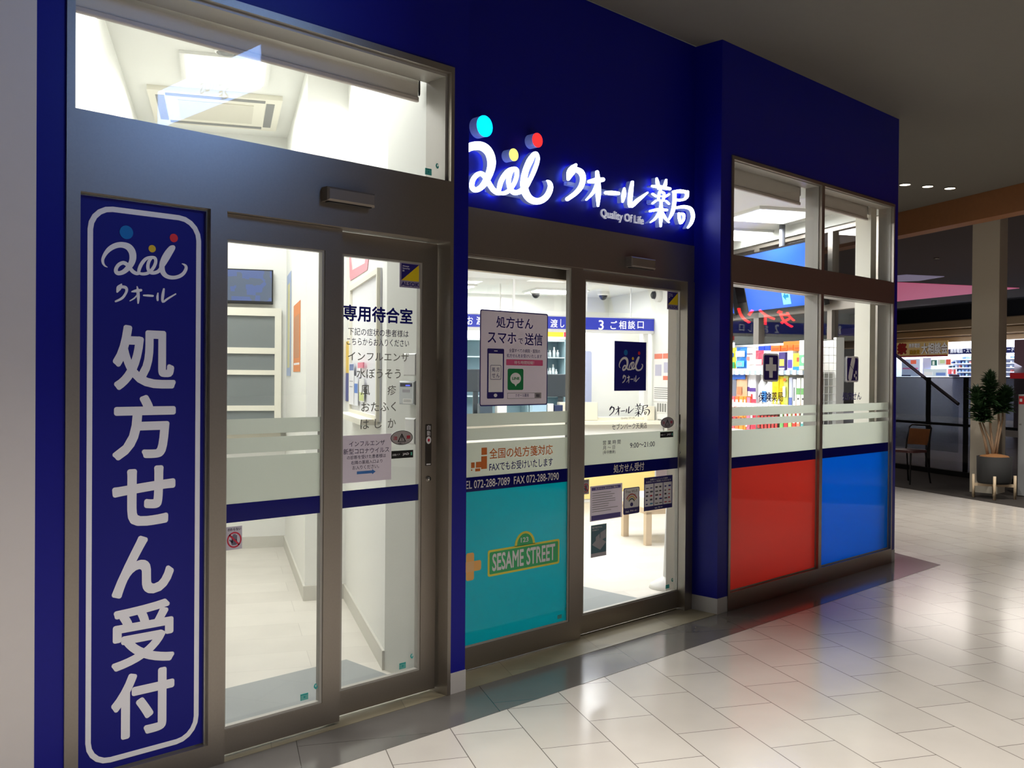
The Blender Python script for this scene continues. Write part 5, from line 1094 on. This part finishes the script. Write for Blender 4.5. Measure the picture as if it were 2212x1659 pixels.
# deep ceiling beyond the bulkhead, flat panels whose glow stands for lit recesses
bpy.data.objects['ceiling_low'].location.z = .41
def zpoly(l, z): return [uvz(x, y, z) for x, y in l]
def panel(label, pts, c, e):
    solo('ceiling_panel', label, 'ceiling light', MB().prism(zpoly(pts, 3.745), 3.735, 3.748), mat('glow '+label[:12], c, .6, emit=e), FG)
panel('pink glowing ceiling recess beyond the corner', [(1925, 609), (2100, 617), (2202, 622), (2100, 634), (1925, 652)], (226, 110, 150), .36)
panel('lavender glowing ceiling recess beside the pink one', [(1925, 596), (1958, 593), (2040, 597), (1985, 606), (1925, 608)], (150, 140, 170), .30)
mb = MB(); mb.box(8.5, 70, -6, 70, 4.3, 4.4); struct('ceiling_far', mb, mat('slate ceiling', (78, 76, 82), .9), FG)
bpy.data.objects['ceiling_low'].data = MB().box(8.5, 20.5, -6, 40, 3.34, 3.44).mesh('ceiling_low'); bpy.data.objects['ceiling_low'].data.materials.append(MATS['dark brown ceiling'])
for i, (px, py) in enumerate(((1955, 397.5), (2004, 401.5), (2052, 405.5))):
    x, y = pz(px, py, ZC); disc('downlight', ['leftmost', 'middle', 'rightmost'][i]+' of the three ceiling downlights beyond the blue corner', 'light', x, y, ZC, .065, M_STEEL, mat('warm lamp', (255, 244, 224), .5, emit=5), .02, None, F0)
u, v = uvz(2023, 557, 3.75); disc('sprinkler', 'small round sprinkler on the dark ceiling beyond the corner', 'sprinkler', u, v, 3.75, .05, M_STEEL, M_DARK, .05)
# smoked glass screen
DG = 10.95
SMOKE = glass('smoked glass', (.33, .32, .32), .05, .6)
x0, x1 = pf(1900, 900, DG, FS)[0], pf(2330, 900, DG, FS)[0]; zt = pf(2020, 816, DG, FS)[1]
t = thing('glass_partition', 'low smoked glass partition beyond the shop corner', 'partition', ((x0+x1)/2, DG, 0), FS)
part('pane', MB().box(x0, x1, DG, DG+.012, .08, zt), SMOKE, t)
part('base_rail', MB().box(x0, x1, DG-.03, DG+.04, 0.003, .08), M_DARK, t); part('top_rail', MB().box(x0, x1, DG-.004, DG+.016, zt, zt+.012), M_DARK, t)
for px in (2001, 2082): x = pf(px, 900, DG, FS)[0]; part('post', MB().box(x-.03, x+.03, DG+.012, DG+.06, .003, zt), M_DARK, t)
part('mid_rail', MB().box(x0, x1, DG+.012, DG+.05, pf(1990, 913, DG, FS)[1]-.02, pf(1990, 913, DG, FS)[1]+.02), M_DARK, t)
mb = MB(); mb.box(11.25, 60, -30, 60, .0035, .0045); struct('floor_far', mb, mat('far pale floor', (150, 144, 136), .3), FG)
# chair
vd = math.radians(67); fdir = np.array([math.sin(vd-math.pi/2)*.62-math.sin(vd)*.78, math.cos(vd-math.pi/2)*.62-math.cos(vd)*.78])
ca_ = math.atan2(fdir[0], -fdir[1])                   # local -y is the way the chair faces
ctr = pz(1962, 1043, 0)
FC = ca_
a_, b_ = ax(FC); lx, ly = float(np.dot(ctr, a_)), float(np.dot(ctr, b_))
t = thing('cafe_chair', 'brown backed metal chair in front of the smoked glass partition', 'chair', (lx, ly, 0), FC)
BM = mat('black tube steel', (26, 24, 24), .4, metal=.4)
for sx in (-1, 1):
    part('leg', MB().tube([(lx+sx*.17, ly-.17, .45), (lx+sx*.20, ly-.22, 0.004)], .012, 8), BM, t); part('leg', MB().tube([(lx+sx*.16, ly+.16, .45), (lx+sx*.19, ly+.24, 0.004)], .012, 8), BM, t)
part('back_frame', MB().tube([(lx-.17, ly+.15, .44), (lx-.19, ly+.20, .62), (lx-.185, ly+.25, .80), (lx-.15, ly+.262, .835), (lx+.15, ly+.262, .835), (lx+.185, ly+.25, .80), (lx+.19, ly+.20, .62), (lx+.17, ly+.15, .44)], .012, 8), BM, t)
bk = MB(); n_ = 6
for i in range(n_+1):
    xx = -.175+.35*i/n_; bow = .02*(1-(xx/.175)**2)
    for z, y in ((.55, .19), (.78, .24)): bk.v += [(lx+xx, ly+y+bow, z), (lx+xx, ly+y+bow+.012, z)]
for i in range(n_):
    a = 4*i; bk.f += [(a, a+4, a+6, a+2), (a+1, a+3, a+7, a+5), (a, a+1, a+5, a+4), (a+2, a+6, a+7, a+3)]
bk.f += [(0, 2, 3, 1), (4*n_, 4*n_+1, 4*n_+3, 4*n_+2)]
part('backrest', bk, mat('brown ply', (150, 92, 50), .45, noise=.1), t)
part('seat', MB().prism(rr(lx-.20, lx+.20, ly-.21, ly+.19, .08), .45, .485), mat('maroon seat', (96, 60, 60), .5), t)
# potted plant on a beech stand
base = np.array(pz(2147, 1077, 0)); dep0 = float((MC @ np.array([base[0], base[1], -H]))[2])
def pd(px, py, dz=0.0):
    r = ray(px, py)*(dep0+dz); return Vector((float(r[0]), float(r[1]), H+float(r[2])))
BX, BY = float(base[0]), float(base[1])
t = thing('plant_stand', 'pale beech four legged stand carrying the dark plant pot', 'stand', (BX, BY, 0))
BEECH = mat('pale beech'); ang0 = math.radians(20)
for k in range(4):
    a = ang0+k*math.pi/2; x, y = BX+.235*math.cos(a), BY+.235*math.sin(a)
    part('leg', MB().lathe([(.017, .004), (.018, .30)], x, y, 12), BEECH, t, True)
for k in range(2):
    a = ang0+k*math.pi/2; dx, dy = .225*math.cos(a), .225*math.sin(a); nx, ny = -.014*math.sin(a), .014*math.cos(a)
    part('crossbar', MB().prism([(BX-dx+nx, BY-dy+ny), (BX-dx-nx, BY-dy-ny), (BX+dx-nx, BY+dy-ny), (BX+dx+nx, BY+dy+ny)], .15+.003*k, .19), BEECH, t)
t = thing('potted_plant', 'leafy green plant with bare stems in a round charcoal pot on the beech stand', 'plant', (BX, BY, .195))
part('pot', MB().lathe([(0, .195), (.185, .195), (.20, .22), (.205, .535), (.19, .535), (.18, .51)], BX, BY, 32), mat('charcoal pot', (38, 38, 38), .8, noise=.1, nscale=60), t, True)
part('soil', MB().lathe([(.188, .515), (.16, .545), (.08, .562), (0, .57)], BX, BY, 24), mat('coir soil', (150, 104, 62), .9, noise=.25, nscale=80), t, True)
BARK = mat('beige bark', (150, 122, 96), .8, noise=.15, nscale=60)
for pts, r in (([(2134, 984), (2126, 945), (2116, 912)], .020), ([(2146, 984), (2137, 950), (2122, 912)], .014), ([(2144, 984), (2144, 964), (2140, 930), (2137, 885), (2138, 840)], .018), ([(2147, 980), (2152, 952), (2158, 915), (2156, 880)], .017), ([(2152, 984), (2158, 945), (2166, 905), (2166, 880)], .015)):
    part('stem', MB().tube([pd(*p, .02*i) for i, p in enumerate(pts)], r, 8, r*.7), BARK, t, True)
LEAF = mat('dark green leaf', (38, 64, 34), .45, noise=.35, nscale=14)
rng = random.Random(21)
def crown(c, top, rad, n, seed):
    "a head of short stiff leaves spiralling round the top of a stem"
    mb = MB(); rg = random.Random(seed); ax_ = (top-c)
    for i in range(n):
        f = rg.random(); o = c+ax_*f; a = i*2.4+rg.uniform(-.3, .3); el = math.radians(rg.uniform(-10, 45)+40*f)
        d = Vector((math.cos(a)*math.cos(el), math.sin(a)*math.cos(el), math.sin(el))); L = rad*rg.uniform(.75, 1.1)*(1-.25*f)
        s = d.cross(Vector((0, 0, 1))).normalized()*L*.16; up = s.cross(d).normalized()
        p = [o, o+d*L*.35+up*L*.05, o+d*L*.7+up*L*.02, o+d*L-up*L*.10]
        k = len(mb.v)
        for q, w_ in zip(p, (.5, 1.0, .8, .06)): mb.v += [tuple(q-s*w_+up*.004*w_), tuple(q-up*.01*w_), tuple(q+s*w_+up*.004*w_)]
        for j in range(3):
            b = k+3*j; mb.f += [(b, b+1, b+4, b+3), (b+1, b+2, b+5, b+4)]
    return mb
for i, (c, tp, rad, n) in enumerate((((2137, 872), (2139, 814), .155, 300), ((2123, 912), (2108, 850), .175, 360), ((2160, 892), (2173, 852), .19, 360))):
    part('leaf_crown', crown(pd(*c, .03*i), pd(*tp, .03*i), rad, n, i), LEAF, t)
# far shop front on the other side of the mall
DF = 26.0
def fb(xl, xr, yt, yb, D=DF): return box_px(xl, xr, yt, yb, D, FS)
a, b, c, d = fb(1820, 2330, 690, 745); zz = [pf(2010, y, DF, FS)[1] for y in (747, 730, 715, 697)]
t = thing('fascia', 'curving wooden fascia of horizontal planks above the far shop', 'fascia', ((a+b)/2, DF, zz[0]), FS)
WF = mat('brown fascia planks', (148, 120, 86), .6, noise=.08)
for k in range(3): part('plank', MB().cbox(a, b, DF-.1-.12*k, DF+.3, zz[k]+.02, zz[k+1], .03), WF, t)
a, b, c, d = fb(1820, 2330, 736, 1000)
mb = MB(); mb.box(a, b, DF+2.4, DF+2.5, 0, d+.4); struct('wall_far_shop', mb, mat('far shop back wall', (232, 236, 246), .6), FS)
mb = MB(); mb.box(a, b, DF+.52, DF+2.5, d+.35, d+.45); struct('ceiling_far_shop', mb, mat('far shop ceiling', (236, 240, 250), .6), FS)
mb = MB(); mb.box(a, b, DF+.32, DF+.5, zz[3], zz[3]+1.5); struct('wall_far_upper', mb, mat('far dark wall', (30, 28, 30), .9), FS)
for k in range(4):
    xx = a+(b-a)*(k+.5)/4; o = lamp('AREA', (*W(xx, DF+1.3, FS), d+.3), 230, 3.0, (.82, .88, 1), None, size_y=1.0); o.rotation_euler = (0, 0, FS)
D2 = DF-.55
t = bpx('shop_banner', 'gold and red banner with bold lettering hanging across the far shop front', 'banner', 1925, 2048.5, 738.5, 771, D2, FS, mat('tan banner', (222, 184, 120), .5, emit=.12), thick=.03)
sub(t, 'red_foot', mat('banner red', (170, 40, 34), .5, emit=.05), 0, 1, 0, .10)
x0_, x1_, z0_, z1_, y_ = t['box']
for s, xl, xr, yt, yb, m_, off in (('祭', 1938, 1960, 741, 766, mat('banner red'), .04), ('携帯電話', 1963.5, 1988, 741.5, 751.5, mat('banner white', (230, 222, 214), .5, emit=.15), .02), ('通信費', 1964.5, 1987, 755.5, 766, mat('banner gold', (196, 150, 40), .5, emit=.1), .02), ('大相談会', 1990.5, 2048, 740, 765, mat('banner white'), .03)):
    for dy, oo, mm in ((.004, off+.035, mat('banner maroon', (110, 50, 36), .5)), (.012, off, m_)):
        mb = MB(); text_px(mb, s, xl, xr, yt, yb, y_, FS, oo, dy); part('lettering', mb, mm, t)
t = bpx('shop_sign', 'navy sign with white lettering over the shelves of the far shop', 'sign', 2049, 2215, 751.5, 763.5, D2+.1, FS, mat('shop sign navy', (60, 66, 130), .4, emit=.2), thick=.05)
for s, xl, xr, yt, yb in (('携帯電話・スマ', 2053, 2100.5, 753.3, 762.3), ('ード', 2176, 2191, 750.5, 759.5)):
    mb = MB(); text_px(mb, s, xl, xr, yt, yb, t['box'][4], FS, .02, .004); part('lettering', mb, mat('shop sign white', (240, 244, 255), .4, emit=.9), t)
bpx('lit_panel', 'bright white lit panel above the navy sign of the far shop', 'light', 2050, 2215, 735.5, 750.5, D2+.12, FS, mat('white light panel', (255, 255, 255), .4, emit=2.2, ecol=(240, 244, 255)), thick=.05)
a, b, c, d = fb(2063, 2215, 764.5, 768, D2+.1); solo('tube_lamp', 'long white tube lamp below the navy sign of the far shop', 'light', MB().tube([(a, D2+.2, (c+d)/2), (b, D2+.2, (c+d)/2)], (d-c)/2, 10), mat('white light panel'), FS)
DS = DF+1.6
t = thing('display_shelves', 'white display shelves along the back of the far shop', 'shelf', (fb(1930, 2110, 770, 815, DS)[0], DS, 0), FS)
xa, xb = fb(2040, 2330, 770, 815, DS)[:2]
SHF = mat('pale blue shelf', (206, 216, 240), .4)
part('back_panel', MB().box(xa, xb, DS+.4, DS+.44, 0, pf(2070, 766, DS, FS)[1]), SHF, t)
for y in (776, 785, 794, 803, 812): z = pf(2075, y, DS, FS)[1]; part('shelf_board', MB().box(xa, xb, DS, DS+.4, z-.03, z), mat('white shelf edge', (236, 240, 250), .4), t)
rng = random.Random(9)
for i in range(40):
    row = (776, 785, 794, 803, 812)[i % 5]; px = (2047+7.6*(i//5)) if i < 35 else 2181
    z = pf(2075, row, DS, FS)[1]; x = pf(px, row, DS, FS)[0]; wd = rng.uniform(2.4, 6)*DS*.00062
    c = rng.choice([(60, 80, 130), (120, 150, 190), (200, 214, 236), (230, 236, 246), (90, 110, 120), (150, 190, 210), (214, 120, 110)])
    zt_ = pf(px, row-rng.uniform(3.5, 6.5), DS, FS)[1]
    solo('boxed_goods', 'small boxed goods on the far shop shelves', 'box', MB().cbox(x-wd/2, x+wd/2, DS+.05, DS+.3, z+.001, max(zt_, z+.08), .01), mat('goods %d %d %d' % c, c, .5), FS, 'boxed goods on the far shop shelves')
DP = DF+.3
for lab, bx, c, bits in (('pale blue poster under the left end of the banner', (1949, 1988, 776, 813), (190, 206, 240), [('red_patch', (224, 110, 90), .5, .8, .72, .95), ('pink_band', (206, 120, 170), .05, .9, .42, .5), ('navy_strip', (50, 56, 90), .0, .5, .0, .08)]),
     ('plain lilac panel in the middle of the far shop front', (1994, 2012, 773, 811), (190, 196, 236), []),
     ('dark green poster with white figure on the far shop front', (2012.5, 2024.5, 777.5, 790), (50, 100, 96), [('white_figure', (226, 240, 236), .25, .6, .1, .8)]),
     ('white poster with a red panel right of the green poster', (2026, 2055, 776, 789), (222, 226, 232), [('red_panel', (216, 90, 80), .66, .98, .1, .95), ('green_panel', (190, 214, 170), .2, .55, .3, .9)]),
     ('red paper lantern shaped sign low on the far shop front', (2048, 2056, 797, 808), (222, 90, 90), []),
     ('white oval sign with red middle low on the far shop front', (2059, 2067, 797, 809), (236, 226, 230), [('red_middle', (220, 80, 90), .3, .75, .1, .9)]),
     ('dark bar of lettering at the foot of the far shop front', (2051, 2073, 809, 814), (50, 40, 60), []),
     ('row of small white and pale blue cards low on the far shop front', (1996, 2046, 797, 813), (214, 232, 244), [('blue_card', (120, 150, 220), .55, .95, .1, .5), ('white_card', (244, 246, 250), .02, .4, .15, .6)])):
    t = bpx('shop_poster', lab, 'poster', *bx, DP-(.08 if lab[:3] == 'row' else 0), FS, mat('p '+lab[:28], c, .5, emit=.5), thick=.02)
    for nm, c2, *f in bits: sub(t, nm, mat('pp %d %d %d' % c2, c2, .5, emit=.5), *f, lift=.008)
t = thing('escalator_handrail', 'dark sloping escalator handrail in front of the far shop', 'handrail', (-11.2, 14.0, 1.5), FS)
p0, p1 = pf(1925, 759, 14, FS), pf(2070, 873, 14, FS)
part('rail', MB().tube([(p0[0], 14, p0[1]), (p1[0], 14, p1[1])], .035, 10), mat('dark rubber rail', (34, 26, 40), .35), t)
ba = MB(); ba.fprism([(p0[0], p0[1]-.06), (p1[0], p1[1]-.06), (p1[0], .05), (p0[0], .05)], 14, 14.012); part('balustrade', ba, glass('balustrade glass', (.75, .78, .8), .04, .4), t)
# fittings at the right edge of the view
x0, x1, z0, z1 = box_px(2198, 2290, 853, 1075, 13.42, FJ)
t = thing('hydrant_cabinet', 'pale grey cabinet with red sticker at the far right beside the plant', 'cabinet', ((x0+x1)/2, 13.42, 0), FJ); t['box'] = [x0, x1, 0, z1, 13.42]
part('body', MB().cbox(x0, x1, 13.42, 13.8, 0.004, z1, .01), mat('pale grey enamel', (170, 172, 174), .4), t)
sub(t, 'red_sticker', mat('hydrant red', (196, 40, 46), .5), .02, .3, .905, .985); sub(t, 'arrow', M_INKW, .04, .10, .93, .96, lift=.0012); sub(t, 'screw_mark', M_INKG, .03, .09, .70, .715)
bpx('red_board', 'red board on top of the smoked glass at the far right', 'sign', 2184, 2260, 805.5, 818, DG-.02, FS, mat('red board', (206, 44, 54), .5, emit=.15), thick=.02)
bpx('notice_strip', 'narrow white strip notice between the column and the grey cabinet', 'notice', 2172, 2200, 930, 944, DG-.02, FS, mat('strip white', (190, 186, 186), .5), thick=.01)
x0, x1, z0, z1 = box_px(2191, 2330, 731, 806, 20.0, FS); mb = MB(); mb.box(x0, x1, 20.0, 20.6, 0, z1); struct('pillar_far', mb, mat('lilac grey pillar', (168, 160, 170), .6), FS)

# ------------------------------------------------------------------ lit hanging sign across the walkway, seen mirrored in the transom
t = thing('hanging_sign', 'lit white sign hanging over the walkway, mirrored in the transom glass', 'sign', (-1.42, 2.8, 3.09), FJ)
part('casing', MB().box(-2.06, -.76, 2.806, 2.92, 3.09, 3.35), M_STEEL, t)
part('face', MB().box(-2.05, -.77, 2.80, 2.806, 3.10, 3.34), mat('pale blue light box', (215, 235, 255), .4, emit=27, ecol=(136, 180, 255)), t)
mb = MB(); text(mb, 'BABIESRUS', -1.95, -1.35, 3.20, 3.27, 2.7985, .02); text(mb, '2F', -1.72, -1.58, 3.115, 3.175, 2.7985, .02)
part('lettering', mb, mat('brown sign ink', (110, 70, 60), .5), t)
for x in (-1.9, -.92): part('hanger', MB().tube([(x, 2.86, 3.35), (x, 2.86, ZC-.001)], .01, 8), M_STEEL, t)
# red lit sign of the shop across the mall, seen mirrored in the display window
FR = math.pi
mb = MB(); mb.box(10, 40, -8.6, -8.1, 0, 4.3); struct('wall_opposite', mb, mat('dark opposite wall', (62, 58, 56), .8))
YV = 2*YW+8.0
xs = [pf(px, 690, YV)[0] for px in (1718, 1540)]; zs = [pf(1650, y, YV)[1] for y in (703, 666)]
t = thing('shop_sign', 'red glowing katakana sign across the mall, mirrored in the display window', 'sign', (-(xs[0]+xs[1])/2, 8.0, zs[0]), FR)
mb = MB(); text(mb, 'ダイソー', -xs[0], -xs[1], zs[0], zs[1], 7.99, .03)
part('lettering', mb, mat('red sign light', (255, 40, 40), .4, emit=9), t)
part('backing', MB().box(-xs[0]-.2, -xs[1]+.2, 8.0, 8.1, zs[0]-.15, zs[1]+.15), mat('dark opposite wall'), t)
